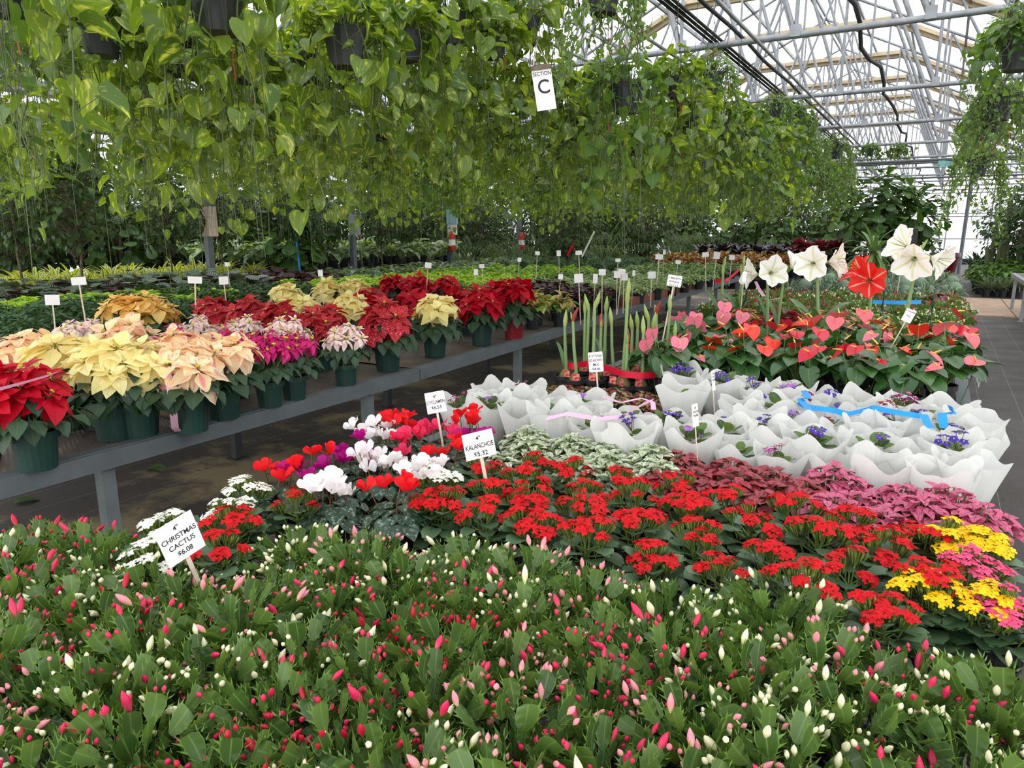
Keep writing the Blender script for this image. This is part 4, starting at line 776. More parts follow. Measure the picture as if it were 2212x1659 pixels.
# ------------------------------------------------------------------ poinsettias
PN = {'red': 'red', 'cream': 'cream', 'peach': 'cream and peach', 'pink': 'small hot pink', 'white': 'small white', 'speck': 'speckled red', 'yellow': 'golden yellow'}
for px, py, c, kw, sc, w in ((83, 1005, 'red', {}, 1.0, 'in green pot nearest the camera'), (-40, 985, 'red', {}, 1., 'with pink ribbon, cut by the picture edge'), (305, 935, 'cream', {}, 1.08, 'in green pot with hanging pink ribbon'), (222, 918, 'cream', {'pot': POTK}, 1., 'behind the cream one with hanging ribbon'), (485, 898, 'peach', {}, 1.05, 'in green pot beside the small pink one'), (402, 878, 'peach', {'pot': POTK}, 1., 'behind the hanging pink ribbon'), (637, 858, 'pink', {}, 1., 'in green pot on the rail'), (748, 828, 'white', {}, 1., 'in green pot on the rail'), (838, 796, 'speck', {}, 1.1, 'in green pot on the rail'), (940, 766, 'cream', {'extra': 'yellow'}, 1.1, 'in green pot between speckled and red'), (1040, 742, 'red', {}, 1.1, 'in green pot beside the red foil pot'), (1110, 728, 'red', {'pot': POTF, 'h': .42}, 1.1, 'in red foil pot')):
    put('poinsettia', 'potted flower', px, py, ZL + .01, ZL, poinsettia(c, **kw), '%s poinsettia %s' % (PN[c], w), 'poinsettias', sc)
P2 = [(60, 745, 'peach', 'behind the pink ribbon, edge of the picture'), (130, 762, 'cream', 'behind the nearest red one'), (270, 712, 'peach', 'tall, between the small whites and small pinks'), (230, 775, 'cream', 'in the second row behind the ribboned one'), (380, 720, 'pink', 'in front of the golden yellow one'), (400, 765, 'peach', 'in the second row behind the hanging ribbon'), (505, 722, 'pink', 'in the second row, beside small whites'), (575, 735, 'pink', 'touching the one on the rail'), (170, 700, 'white', 'beside the dark green foliage'), (430, 693, 'white', 'in front of the speckled reds'), (515, 693, 'white', 'behind the small pinks'), (620, 700, 'white', 'behind the rail pink one'), (320, 655, 'yellow', 'largest, beside the lime foliage'), (270, 655, 'yellow', 'behind the small whites'), (460, 650, 'speck', 'at the back beside the golden one'), (540, 655, 'speck', 'in the back row, second from the golden one'), (600, 672, 'speck', 'middle of the speckled group'), (690, 680, 'speck', 'second row behind the rail'), (640, 650, 'cream', 'peeking between the speckled reds'), (620, 622, 'cream', 'at the back row above the speckled reds'), (710, 615, 'cream', 'in the back row, middle of the creams'), (770, 612, 'cream', 'in the back row beside the far reds'), (760, 650, 'cream', 'behind the rail speckled one'), (800, 640, 'red', 'behind the rail speckled and cream ones'), (850, 600, 'red', 'at the back, first of the far reds'), (905, 602, 'red', 'at the back, second of the far reds'), (960, 605, 'red', 'at the back, third of the far reds'), (900, 635, 'red', 'behind the rail cream one'), (1000, 630, 'red', 'behind the red one on the rail'), (1080, 620, 'red', 'behind the red foil pot')]
for px, py, c, w in P2: put('poinsettia', 'potted flower', px, py + (14 if c in ('pink', 'white') else 10), ZL + (.31 if c in ('pink', 'white') else .33), ZL, poinsettia(c), '%s poinsettia %s' % (PN[c], w), 'poinsettias', 1.05)
# ------------------------------------------------------------------ trays of foliage plants on the aisle benches
kd('burgundy', [clump('ovate', 'burgundy', 50, .17, .2, .1, .12, (-20, 60)) for _ in range(2)]); kd('yellowpink', [clump('ovate', ['yellowpink', 'yellowpink', 'midgreen'], 50, .17, .2, .1, .12, (-20, 50)) for _ in range(2)])
kd('varieg', [clump('ovate', 'varieg', 110, .17, .1, .05, .1, (-15, 45)) for _ in range(3)]); kd('lime', [clump('ovate', 'lime', 80, .19, .1, .075, .1, (-10, 45)) for _ in range(3)]); kd('midgreen', [clump('ovate', ['midgreen', 'midgreen', 'lime'], 80, .19, .11, .075, .1, (-10, 45)) for _ in range(3)])
kd('fern', [clump('lance', 'fern', 170, .19, .17, .075, .1, (-20, 50), wid=1.3) for _ in range(3)]); kd('dkgreen', [clump('ovate', 'dkgreen', 80, .19, .14, .075, .1, (-10, 45)) for _ in range(2)]); kd('green2', [clump('ovate', ['midgreen', 'varieg', 'fern'], 90, .19, .12, .06, .1, (-15, 45)) for _ in range(3)])
kd('silver', [clump('ovate', 'silver', 44, .22, .22, .16, .14, (-10, 55)) for _ in range(3)], POTMID); kd('grass', [rosette('blade', ['midgreen', 'grassy'], 60, .3, .12, (25, 85), 1.2) for _ in range(2)]); kd('purple', [rosette('lance', 'purple', 26, .34, .2, (25, 80), 1.5) for _ in range(2)], POTMID); kd('croton', [clump('ovate', 'croton', 44, .2, .3, .15, .16, (10, 70)) for _ in range(2)], POTMID); kd('cordy', [rosette('lance', 'cordyline', 30, .34, .3, (10, 80), 1.6) for _ in range(2)], POTMID)
kd('calathea', [petiole_plant('round', ['calathea'] * 7 + ['calunder'], 24, .36, .22, .16, .24, 'redstem', (-30, 50), .9) for _ in range(3)], POTMID); kd('maroon', [petiole_plant('round', ['calunder', 'burgundy'], 20, .3, .2, .16, .22, 'redstem', (-40, 50)) for _ in range(2)], POTMID); kd('drac', [rosette('strap', 'dracaena', 30, .42, .2, (15, 86), 1.6) for _ in range(3)], POTMID); kd('dieff', [petiole_plant('ovate', ['varieg', 'midgreen', 'silver'], 22, .4, .26, .16, .22, el=(-20, 60)) for _ in range(2)], POTMID)
def ff(k, ph): return lambda: (KIND[k][rng.integers(len(KIND[k]))], ph)
NM = {'yellowpink': 'aglaonema', 'burgundy': 'peperomia', 'grass': 'spider_plant', 'varieg': 'fittonia', 'green2': 'syngonium', 'fern': 'false_aralia', 'lime': 'lime_pothos', 'dkgreen': 'peperomia', 'midgreen': 'pothos_plant', 'calathea': 'calathea', 'maroon': 'calathea', 'silver': 'aglaonema', 'drac': 'dracaena', 'dieff': 'dieffenbachia', 'croton': 'croton', 'purple': 'cordyline', 'cordy': 'cordyline'}
def field(k, ph, cat, rect, dx, z, top=.25, sc=(.95, 1.15), dy=None, side='the aisle'): rows(NM[k], cat, rect, dx, dy or dx, ff(k, ph), '', z, ph + 's', .03, sc, top, side=side)
FP = 'foliage plant'
field('yellowpink', 'yellow and pink leafed plant', FP, (-3.7, -3.12, 5.75, 6.1), .27, ZL); field('burgundy', 'dark burgundy peperomia', FP, (-3.9, -3.2, 6.4, 7.2), .27, ZL); field('grass', 'striped grassy spider plant', FP, (-3.6, -3.25, 7.5, 7.8), .3, ZL)
field('varieg', 'white and green fittonia tray', FP, (-4.5, -3.3, 8.1, 11.6), .33, ZL); field('green2', 'mixed green foliage pot', FP, (-5.3, -3.55, 12., 15.6), .4, ZL); field('green2', 'green leafy table plant', FP, (-5.2, -4.5, 7.7, 11.4), .38, ZL)
field('fern', 'dense dark green false aralia', FP, (-6.9, -5.75, 2.3, 4.3), .31, ZL); field('lime', 'bright lime pothos pot', FP, (-8.1, -7.2, 3.2, 5.4), .33, ZL); field('dkgreen', 'dark green leafy plant', FP, (-8.2, -5.8, 5.2, 6.6), .4, ZL)
field('lime', 'lime green leafy plant', FP, (-7.9, -5.6, 7.1, 9.9), .37, ZL); field('midgreen', 'fresh green leafy plant', FP, (-8.1, -5.8, 10.3, 12.8), .42, ZL); field('fern', 'dark ferny plant', FP, (-8.1, -5.8, 13.3, 15.8), .45, ZL)
field('calathea', 'striped dark calathea', FP, (-10.7, -9.2, 4.2, 7.2), .44, .45, .55, (1., 1.2)); field('maroon', 'maroon leafed calathea', FP, (-10.6, -9.2, 7.5, 9.3), .46, .45, .5, (.95, 1.1)); field('silver', 'silvery aglaonema', FP, (-10.9, -9.2, 9.7, 17.5), .5, .45, .5, (1, 1.2))
field('drac', 'lemon striped dracaena', FP, (-13.4, -11.9, 5.2, 9.6), .5, .458, .6, (1, 1.25)); field('dieff', 'broad leafed dieffenbachia', FP, (-14.2, -11.9, 10.2, 16.5), .8, .725, .7, (1.1, 1.4))
field('croton', 'red and yellow croton', FP, (-7.2, -3.2, 20.9, 22.8), .5, .35, .5, (1.1, 1.4)); field('purple', 'blackish purple cordyline', FP, (-6.6, -3.6, 23.6, 25.2), .6, .55, .6, (1.3, 1.7)); field('cordy', 'wine red cordyline', FP, (-3.2, -2.4, 22.2, 23), .5, .75, .6, (1.1, 1.4))
b = MB(); b.box((-7.5, 20.6, .3), (-3, 25.6, .345), 'dark_steel')
for x in (-7.4, -5.2, -3.1):
    for y in (20.7, 23, 25.5): b.box((x - .03, y - .03, 0), (x + .03, y + .03, .3), 'dark_steel')
single('display_table', b, 'low dark table of crotons beyond the concrete path', 'table')
b = MB(); b.box((-14.4, 4.8, .68), (-11.75, 17, .72), 'dark_steel')
for x in (-14.2, -12):
    for y in (5, 9, 13, 16.8): b.box((x - .03, y - .03, 0), (x + .03, y + .03, .68), 'dark_steel')
single('display_table', b, 'low dark table of striped dracaenas behind the columns', 'table')
for (xx, y0_, y1_, n) in ((-3.2, 8.0, 11.8, 7),):
    for k in range(n): y = y0_ + (y1_ - y0_) * k / n; b = MB(); b.box((-3.52 - .05 * k * .5, y, ZL), (-3.16 - .05 * k * .55, y + .5, ZL + .1), 'terra'); M.setdefault('terra', plain('terracotta_tray', (128, 78, 58), .7)); single('plant_tray', b, 'terracotta brown nursery tray on the bench rail, %s from the camera' % od(k), 'tray', 'brown nursery trays')
# ------------------------------------------------------------------ trees and big plants at the back
TR = {'ficus': [tree('ovate', 'ficus', 2.35, .6, 760, .105, ch=1.35, z0=.3) for _ in range(3)], 'fiddle': [tree('fiddle', 'fiddle', 2.2, .6, 170, .3, ch=1.75, z0=.3, multi=3) for _ in range(2)], 'bigfig': [tree('fiddle', 'fiddle', 3.25, 1.05, 330, .36, ch=1.9, z0=.3, multi=3) for _ in range(2)], 'palm': [[None, palm(1.9, 22, 1.)] for _ in range(2)], 'ficusbig': [tree('ovate', 'ficus', 2.9, .95, 1150, .14, ch=2.3, z0=.3, multi=3) for _ in range(3)]}
TN = {'ficus': 'slim trunk ficus tree with dark crown', 'fiddle': 'broad leafed fiddle fig', 'palm': 'feathery potted palm', 'ficusbig': 'large dark bushy ficus'}
def tparts(k):
    a = TR[k][rng.integers(len(TR[k]))]; return [('pot', POTBIG)] + ([('trunk', a[0])] if a[0] else []) + [('crown' if a[0] else 'foliage', a[1])]
def trees(kinds, rect, dx, dy, where, sc, z=0., cat='potted tree'):
    x0, x1, y0, y1 = rect; i = 0; n = 0
    y = y0
    while y <= y1:
        x = x1 - (dx / 2 if i % 2 else 0); c = 0; hit = False
        while x >= x0:
            X, Y_ = x + U(-.2, .2), y + U(-.2, .2)
            if seen((X, Y_, 1.2), .8) and min(abs(Y_ - (8.5 + 3.75 * k)) for k in range(-1, 9)) + abs(X + 11.5) > .7:
                k = kinds[rng.integers(len(kinds))]; thing({'ficus': 'ficus_tree', 'fiddle': 'fiddle_fig', 'palm': 'potted_palm', 'ficusbig': 'ficus_tree'}[k], '%s %s, %s row back, %s along' % (TN[k], where, od(i), od(c)), cat, (X, Y_, z), U(0, 6), U(*sc), tparts(k), 'potted trees ' + where); c += 1
            x -= dx
        y += dy; i += 1
trees(['ficus', 'ficus', 'fiddle'], (-12.6, -11.5, 5.2, 16), 1.2, 1.35, 'among the columns', (.95, 1.15), .2)
trees(['fiddle', 'ficusbig', 'ficusbig', 'fiddle'], (-22.5, -15.2, 4, 16.5), 1.5, 1.3, 'behind the columns', (.95, 1.2))
trees(['palm', 'ficusbig', 'palm'], (-21, -9, 18, 27), 1.6, 1.5, 'in the far corner', (1.05, 1.35))
trees(['palm', 'ficusbig', 'fiddle'], (-14, -3.4, 27.5, 33), 1.6, 1.8, 'before the end wall', (1.1, 1.4))
for px, X, Y_, k, s, lab in ((365, -11.2, 7.6, 'ficus', 1., 'slim trunk ficus in wide black pot behind the golden poinsettia'), (160, -10.9, 5.3, 'ficus', 1.05, 'forked trunk ficus among the calatheas'), (640, -11.0, 10.4, 'ficus', 1.05, 'ficus staked with a blue pole')): p = aty(px, 500, Y_); thing('ficus_tree', lab, 'potted tree', (p[0], Y_, .3), 1., s, tparts(k))
for X, Y_, k, s, lab in ((-1.75, 21.8, 'bigfig', 1., 'big fiddle leaf fig behind the agave, letter D sign beside it'), (-1.0, 22.8, 'bigfig', .9, 'second big fiddle leaf fig, on the walkway side of the first'), (-1.9, 22.4, 'ficusbig', .62, 'low bushy ficus under the big fiddle fig'), (-.55, 23.4, 'fiddle', .8, 'low fiddle fig beside the black square planter'), (-1.0, 21.3, 'fiddle', .7, 'low broad leafed fig right behind the agave'), (2.3, 24.5, 'ficusbig', 1.15, 'large dark ficus across the walkway'), (3.2, 22.6, 'fiddle', 1.3, 'fiddle fig across the walkway beside the dark ficus'), (1.75, 26.5, 'ficusbig', 1.05, 'dark ficus behind the dry cactus trunks'), (3.4, 26.4, 'ficusbig', 1.2, 'furthest dark ficus across the walkway')): thing('fiddle_fig' if k in ('fiddle', 'bigfig') else 'ficus_tree', lab, 'potted tree', (X, Y_, 0), U(0, 6), s, tparts(k))
b = MB(); b.box((-.1, -.1, .95), (.1, .1, 1.2), 'pot_black'); 
thing('square_planter', 'black square planter raised beside the big fiddle fig', 'planter', (-.75, 20.9, 0), .3, 1.4, [('planter_box', b.mesh('planter_box')), ('stand', (lambda b: (b.box((-.08, -.08, 0), (.08, .08, .95), 'dark_steel'), b.mesh('stand'))[1])(MB()))])
# across the walkway
GRS = [[('pot', POTMID), ('foliage', rosette('blade', 'grassy', 70, .5, .18, (30, 88), .8))] for _ in range(2)]; SNK = [[('pot', POTMID), ('foliage', rosette('blade', 'snake', 18, .95, .16, (74, 89), 1.6))]]
BSH = [[('pot', POTMID), ('foliage', clump('ovate', ['dkgreen', 'midgreen'], 110, .34, .5, .14, .18, (-20, 50)))] for _ in range(2)]
rows('grassy_plant', FP, (1.05, 3.4, 21.5, 21.85), .32, .35, lambda: (GRS[rng.integers(2)], 'grassy plant in black pot'), ' across the walkway', 0., 'grassy pots', .03, (.9, 1.1), .3, side='the path')
rows('leafy_shrub', FP, (1.05, 3.8, 22.4, 25.2), .55, .55, lambda: (BSH[rng.integers(2)], 'leafy shrub in black pot'), ' across the walkway', 0., 'leafy shrubs', .05, (.95, 1.3), .5, side='the path')
rows('snake_plant', FP, (.95, 1.3, 26.6, 27.6), .3, .4, lambda: (SNK[0], 'upright dark snake plant'), ' across the walkway', 0., 'snake plants', .04, (1.05, 1.3), .8, side='the path')
for i, (X, Y_, h) in enumerate(((1.55, 25.4, 2.3), (1.95, 25.0, 2.1), (2.35, 25.6, 2.5), (1.3, 26.0, 1.7), (2.7, 25.2, 2.2))):
    b = MB(); n = 10; zs = np.linspace(0, 1, 12)
    for s in range(3): a = s * 2.1 + i; dx_, dy_ = .1 * cos(a) * s, .1 * sin(a) * s; b.tube([(dx_ + .03 * sin(z * 5 + s), dy_, .2 + z * h * (1 - .22 * s)) for z in zs], [.075 * (1 - .25 * z ** 4) for z in zs], 'trunkcactus', 7)
    thing('column_cactus', 'tall dry columnar cactus across the walkway, %s from the path' % od(i), 'cactus', (X, Y_, 0), i, 1., [('pot', POTBIG), ('body', b.mesh('body'))], 'columnar cacti')
b = MB(); b.lathe([(.002, 0), (.24, 0), (.31, .6), (.34, .62), (.34, .72), (.31, .72), (.29, .6)], 'foil', 22, smooth=False); c = MB(); c.box((-.1, -.33, .3), (.0, -.318, .58), 'card'); thing('red_tub', 'red plastic tub with white label at the end of the walkway', 'tub', (*aty(2040, 560, 27.5)[:2], 0), .2, 1.3, [('tub', b.mesh('tub')), ('paper_label', c.mesh('paper_label'))])
# ------------------------------------------------------------------ hanging baskets
nb = 0
for r, X in enumerate(ROWX):
    y = (1.2 if X < -2.5 else 4.15) + U(0, .2); c = 0; st_ = .46 if r < 3 else .56 if r < 6 else .7
    while y < (16.5 if r < 4 else 19):
        z = 3.55 - round(U(.42, 1.0), 1); x = X
        if seen((x, y, z - .3), .6) and nb < 292 and U() > (.16 if r else .05):
            k = rng.choice(['pothos', 'philo', 'fine'], p=[.66, .26, .08] if r else [.3, .35, .35])
            thing('hanging_basket', 'hanging %s, %s row from the walkway, %s from the camera' % ({'pothos': 'golden pothos basket', 'philo': 'green philodendron basket', 'fine': 'small leafed trailing basket'}[k], od(r), od(c)), 'hanging plant', (x, y, z), U(0, 6.28), U(.9, 1.1), basket(k, 3.55 - z), 'trailing baskets over the benches'); c += 1; nb += 1
        y += st_ * U(.85, 1.15) * (1 if y < 11 else 1.35)
for i, (px, py, y, k, s, lab) in enumerate(((2205, 90, 6.9, 'leafy', 1.1, 'nearest ferny basket over the walkway with large dark pot'), (2160, 215, 9.6, 'fine', 1.1, 'second bushy basket over the walkway'), (2148, 243, 10.5, 'leafy', 1.1, 'third bushy basket over the walkway'), (2130, 272, 12.2, 'fine', 1.15, 'fourth bushy basket over the walkway, two stacked pots'), (2085, 345, 13.2, 'fine', 1.6, 'long trailing basket over the walkway behind the teal sign'), (2045, 330, 16.5, 'leafy', 1.1, 'small leafy basket beside the long trailing one'), (1940, 326, 19.4, 'leafy', .9, 'small basket on the cross pipe with a dangling vine'), (1880, 324, 19.4, 'leafy', .9, 'small basket on the cross pipe above the letter D sign'), (2225, 190, 8.6, 'fine', 1.1, 'bushy basket second from the camera beyond the walkway'), (2222, 300, 13, 'fine', 1.2, 'small leafed basket beyond the walkway with red tags'), (2185, 20, 6.6, 'fine', 1., 'feathery basket above the nearest ferny one'), (1805, 318, 15.5, 'fine', 1.3, 'airy trailing basket at the end of the pothos rows'))):
    p = aty(px, py, y); zt = 3.55
    if i < 4 or i == 10: p = atx(px, py if i < 10 else 60, .32)
    elif i in (4, 5): p[0] = .32
    elif i in (8, 9): p[0] = 1.3
    elif i == 11: p = atx(px, py, -1.9)
    else: zt = 3.15
    thing('hanging_basket', lab, 'hanging plant', p, U(0, 6), s, basket(k, (zt - p[2]) / s), 'baskets over the walkway')
# ------------------------------------------------------------------ signs
def lettering(lines, w, h):
    """text lines -> one mesh of flat letters, centred on the card: (text, size, y)"""
    bm = bmesh.new()
    for tx, sz, y in lines:
        cu = bpy.data.curves.new('t', 'FONT'); cu.body = tx; cu.size = sz; cu.align_x = 'CENTER'; cu.offset = sz * .012; o = bpy.data.objects.new('t', cu); S.collection.objects.link(o); bpy.context.view_layer.update()
        me = o.to_mesh(); wd = max((v.co.x for v in me.vertices), default=.1) * 2; k = min(1., w * .92 / wd); mm = me.copy(); mm.transform(Matrix(((k, 0, 0, 0), (0, 0, 1, -.0022), (0, 1, 0, y), (0, 0, 0, 1)))); bm.from_mesh(mm); o.to_mesh_clear(); bpy.data.objects.remove(o); bpy.data.meshes.remove(mm)
    return bm
def sign_card(w, h, lines, k='card'):
    b = MB(); b.box((-w / 2, -.0015, -h / 2), (w / 2, .0015, h / 2), k)
    if lines == 'marks':
        for y, q in ((.22, .32), (.02, .26), (-.22, .14)): b.box((-w * q, -.002, h * y - h * .045), (w * q, -.001, h * y + h * .045), 'ink')
        lines = []
    me = b.mesh('card'); me.materials.append(M['ink']); bm = lettering(lines, w, h)
    n0 = len(bm.faces)
    for f in bm.faces: f.material_index = 1
    bm.from_mesh(me)
    for f in list(bm.faces)[n0:]: f.material_index = 0
    bm.to_mesh(me); bm.free(); return me
SURF = [(-5.25, -2.9, -.5, 16, ZL), (-8.35, -5.8, .5, 16, ZL), (-11., -9, 2.6, 17.9, .45), (-1.85, .15, -.3, 15.5, ZB), (-14.3, -11.9, 4.9, 16.9, .72), (-7.4, -3.1, 20.7, 25.5, .345)]
def sign(px, py, wpx, hpx, lines, label, dist=None, z=None, roll=0., stick=None, turn=0., tilt=-.1, base=.83):
    """price sign: card centre at the pixel, at forward depth dist; stick down to the plants"""
    d = FW * F + RT * (px - CX) + UP * (CY - py); hits = []
    for k in np.linspace(.72, 1.4, 69) if base else ():
        p = np.array([0, 0, H]) + d * (dist * k / F)
        for x0, x1, y0, y1, zz in (SURF if px > 1450 or dist < 5 else SURF[:3] + SURF[4:]):
            if x0 < p[0] < x1 and y0 < p[1] < y1 and p[2] > zz + .12: hits.append((abs(k - 1), dist * k, zz + .004))
    if hits: _, dist, base = min(hits)
    p = np.array([0, 0, H]) + d * (dist / F)
    w, h = wpx * dist / F, hpx * dist / F; stick = max(.08, p[2] - h / 2 - base) if base else stick; hd = math.atan2(-p[0], p[1]); mk = lines == 'marks'; lines = [] if mk else lines; tot = sum(s for _, s in lines); y = h * .46; L_ = []
    for tx, s in lines: y -= s * h * 1.55; L_.append((tx, s * h * 1.3, y)) if tx else None
    me = sign_card(w, h, 'marks' if mk else L_); sl = stick if stick else .2; b = MB(); b.box((-w * .055, .0016, -sl - h * .4), (w * .055, .0046, -h * .2), 'wood')
    thing('price_sign', label, 'sign', p, 0, 1., [('card', me), ('stick', b.mesh('stick'))], rot=(tilt, roll, hd + turn))
sign(389, 1164, 88, 92, [('4"', .13), ('CHRISTMAS', .135), ('CACTUS', .135), ('$6.08', .135), ('_', .03)], 'leaning white price sign reading christmas cactus on a wooden stick', 1.5, roll=-.24, turn=.5, base=.86)
sign(1035, 961, 68, 58, [('4"', .17), ('KALANCHOE', .2), ('$5.32', .19), ('_', .03)], 'white price sign reading kalanchoe, in front of the cyclamens', 2.05, roll=-.16, turn=.25, base=.86)
sign(941, 869, 42, 46, [('4"', .16), ('CYCLAMEN', .17), ('$6.53', .17), ('_', .03)], 'white price sign reading cyclamen among the cyclamens', 2.45, roll=-.13, turn=.15)
sign(1287, 782, 31, 43, [('4" FITTONIA', .14), ('RED AND WHITE', .14), ('MIX', .14), ('$4.86', .14)], 'white price sign reading fittonia in front of the amaryllis', 3.35, roll=-.1, stick=.18)
sign(1502, 897, 18, 50, [('4"', .12), ('POLKA DOT', .1), ('$4.86', .11)], 'narrow turned price sign reading polka dot before the wrapped violets', 2.35, roll=-.06, stick=.12, turn=.9)
sign(1541, 822, 12, 44, [('4" AFRICAN', .1), ('VIOLET', .1), ('$6.08', .1)], 'turned white price sign behind the first wrapped violets', 2.9, roll=-.04, stick=.2, turn=1.1)
sign(1457, 607, 30, 24, [('6" MARANTA', .2), ('RANDA', .2), ('$15.12', .22)], 'white price sign on a tall leaning stick behind the anthuriums', 4.2, roll=.15, stick=.4)
sign(1963, 682, 20, 28, [('6" ANTHURIUM', .12), ('', .1), ('$25', .14)], 'small tilted price sign on a thin stick among the anthuriums', 3.9, roll=.36, stick=.3)
SM = [(170, 607, 28, 17, 5.2, 'beside the striped calatheas'), (113, 648, 27, 22, 4.9, 'in the dark green foliage'), (421, 605, 28, 15, 5.6, 'behind the speckled poinsettias'), (483, 606, 19, 17, 6., 'before the maroon calatheas'), (925, 573, 14, 12, 8, 'above the far red poinsettias'), (1041, 575, 11, 9, 8.5, 'at the lime plants'), (1028, 588, 9, 13, 7.6, 'tilted at the lime plants'), (692, 590, 10, 14, 7, 'behind the cream poinsettias'), (1161, 547, 10, 8, 10, 'tall at the fresh green plants'), (1207, 547, 9, 12, 10, 'by the ladder'), (1250, 546, 14, 9, 10.5, 'behind the ladder'), (1250, 601, 19, 19, 6.3, 'above the burgundy peperomias'), (1286, 602, 10, 20, 6., 'narrow, above the burgundy peperomias'), (1301, 588, 15, 13, 7, 'wooden stick, in the fittonia trays'), (1333, 593, 14, 15, 6.8, 'left of three clustered signs'), (1343, 588, 16, 14, 7.1, 'rear of three clustered signs'), (1348, 598, 16, 16, 6.5, 'front of three clustered signs'), (1369, 590, 6, 12, 7, 'narrow, beyond the cluster of three'), (1408, 594, 17, 15, 6.6, 'in the fittonia trays'), (1335, 562, 11, 7, 10, 'low by the dark ferny plants'), (1424, 555, 16, 11, 10, 'in front of the palms'), (1435, 545, 6, 9, 12, 'narrow, before the croton table'), (1524, 550, 14, 10, 11, 'before the crotons'), (1548, 552, 14, 15, 11, 'doubled, before the crotons'), (1581, 556, 12, 10, 11, 'last before the crotons'), (1465, 566, 11, 8, 9.5, 'behind the fittonia trays'), (1122, 561, 8, 9, 9.5, 'beside the fire extinguisher column'), (1211, 598, 10, 11, 7, 'at the edge of the yellow plants'), (491, 571, 11, 9, 9, 'at the column base behind the maroon calatheas'), (1951, 554, 15, 9, 8.5, 'behind the tall white amaryllis'), (1865, 527, 11, 11, 11.5, 'beside the agave'), (1763, 535, 7, 10, 11, 'above the large white amaryllis'), (1775, 546, 14, 7, 10, 'low behind the large white amaryllis'), (1608, 598, 8, 22, 5.6, 'turned, beside the red ribbon amaryllis')]
for px, py, w, h, d, lab in SM:
    d = d * .95; sign(px, py, w, h, 'marks', 'small white plant sign ' + lab.replace('left of', 'first of'), d, roll=U(-.08, .1), stick=.22)
def hangsign(px, py, y, w, h, lines, label, k='card', roll=0., zt=3.55):
    p = aty(px, py, y) if y > 0 else atx(px, py, y); me = sign_card(w, h, lines, k); b = MB(); b.tube([(-w * .42, 0, h / 2), (0, 0, h / 2 + .12), (w * .42, 0, h / 2)], .003, 'wood', 4); b.tube([(0, 0, h / 2 + .12), (0, 0, zt - p[2])], .0025, 'wire', 4); b.bar((-w / 2, 0, h / 2), (w / 2, 0, h / 2), .018, .022, 'twig')
    thing('hanging_sign', label, 'sign', p, 0, 1., [('card', me), ('hanger', b.mesh('hanger'))], rot=(0, roll, math.atan2(-p[0], p[1]) + .25))
hangsign(1175, 192, -1.9, .106, .212, [('SECTION', .028, .066), ('C', .098, -.022)], 'white hanging sign reading section C among the pothos vines', roll=-.17)
hangsign(1837, 387, 17.6, .26, .32, [('D', .24, -.07)], 'white hanging sign with letter D beside the fiddle fig', roll=.05, zt=3.05)
hangsign(2047, 353, 17.6, .35, .15, [], 'small teal hanging sign beside the trailing baskets over the walkway', 'teal', 0, 3.05) if M.setdefault('teal', plain('teal_card', (140, 196, 196), .5)) else 0
# ------------------------------------------------------------------ ribbons
def ribbon(pts, w, k, label, side=None):
    b = MB(); P = np.array(pts, float); tt = np.linspace(0, len(P) - 1, (len(P) - 1) * 6 + 1); q = np.array([np.interp(tt, range(len(P)), P[:, j]) for j in range(3)]).T
    q[1:-1] = (q[:-2] + q[1:-1] * 2 + q[2:]) / 4; b.strip(q, w, k, side); return single('ribbon', b, label, 'ribbon')
ribbon([at(1217, 785, .86), at(1240, 792, .86), at(1270, 785, .86), at(1310, 795, .86), at(1345, 808, .86), at(1385, 812, .86), at(1430, 808, .86)], .035, 'ribbon_red', 'red ribbon tied around the amaryllis stalks', (0, 0.3, 1))
ribbon([at(1315, 745, .9) + [0, .25, 0], at(1345, 775, .9) + [0, .2, 0], at(1400, 780, .9) + [0, .2, 0], at(1433, 760, .9) + [0, .1, 0]], .03, 'ribbon_red', 'red ribbon passing behind the amaryllis stalks', (0, .3, 1))
Zb = .91
ribbon([at(1725, 868, Zb), at(1745, 880, Zb), at(1800, 886, Zb), at(1830, 895, Zb), at(1870, 885, Zb), at(1885, 880, Zb), at(1930, 890, Zb), at(1990, 899, Zb)], .03, 'ribbon_blue', 'blue ribbon lying across the wrapped violets', (.2, .8, .5))
ribbon([at(1738, 845, .93), at(1745, 860, .93), at(1728, 862, .92), at(1748, 885, .92)], .03, 'ribbon_blue', 'short blue ribbon folded at the back of the violets')
ribbon([at(1995, 895, .92), at(2003, 915, .9), at(2012, 925, .89)], .03, 'ribbon_blue', 'blue ribbon tail hanging into a wrapped violet')
ribbon([at(2052, 877, .93), at(2058, 893, .9), at(2034, 893, .92), at(2040, 925, .88)], .032, 'ribbon_blue', 'blue ribbon end over the outermost wrapped violets')
ribbon([at(1180, 905, .9), at(1225, 893, .92), at(1290, 905, .92), at(1345, 900, .92), at(1390, 872, .93), at(1410, 865, .93)], .02, 'ribbon_pink', 'pink ribbon lying across the wrapped violets by the edge', (.2, .7, .6))
ribbon([at(1300, 855, .93), at(1340, 870, .93), at(1385, 860, .94), at(1410, 868, .93), at(1412, 885, .92)], .02, 'ribbon_pink', 'pink ribbon looped at the back of the wrapped violets')
p0 = at(340, 790, 1.08); p1 = at(372, 925, .74)
ribbon([atx(315, 778, -2.86), atx(345, 790, -2.82), atx(362, 808, -2.77), atx(370, 850, -2.74), atx(375, 895, -2.76), atx(378, 925, -2.8), atx(385, 932, -2.82)], .03, 'ribbon_pink', 'pale pink ribbon hanging down in front of the cream poinsettia', (.6, .75, 0))
ribbon([at(-20, 845, 1.12), at(40, 830, 1.12), at(115, 808, 1.12)], .05, 'ribbon_pink', 'wide pink ribbon lying over the nearest red poinsettia', (.3, .7, .3))
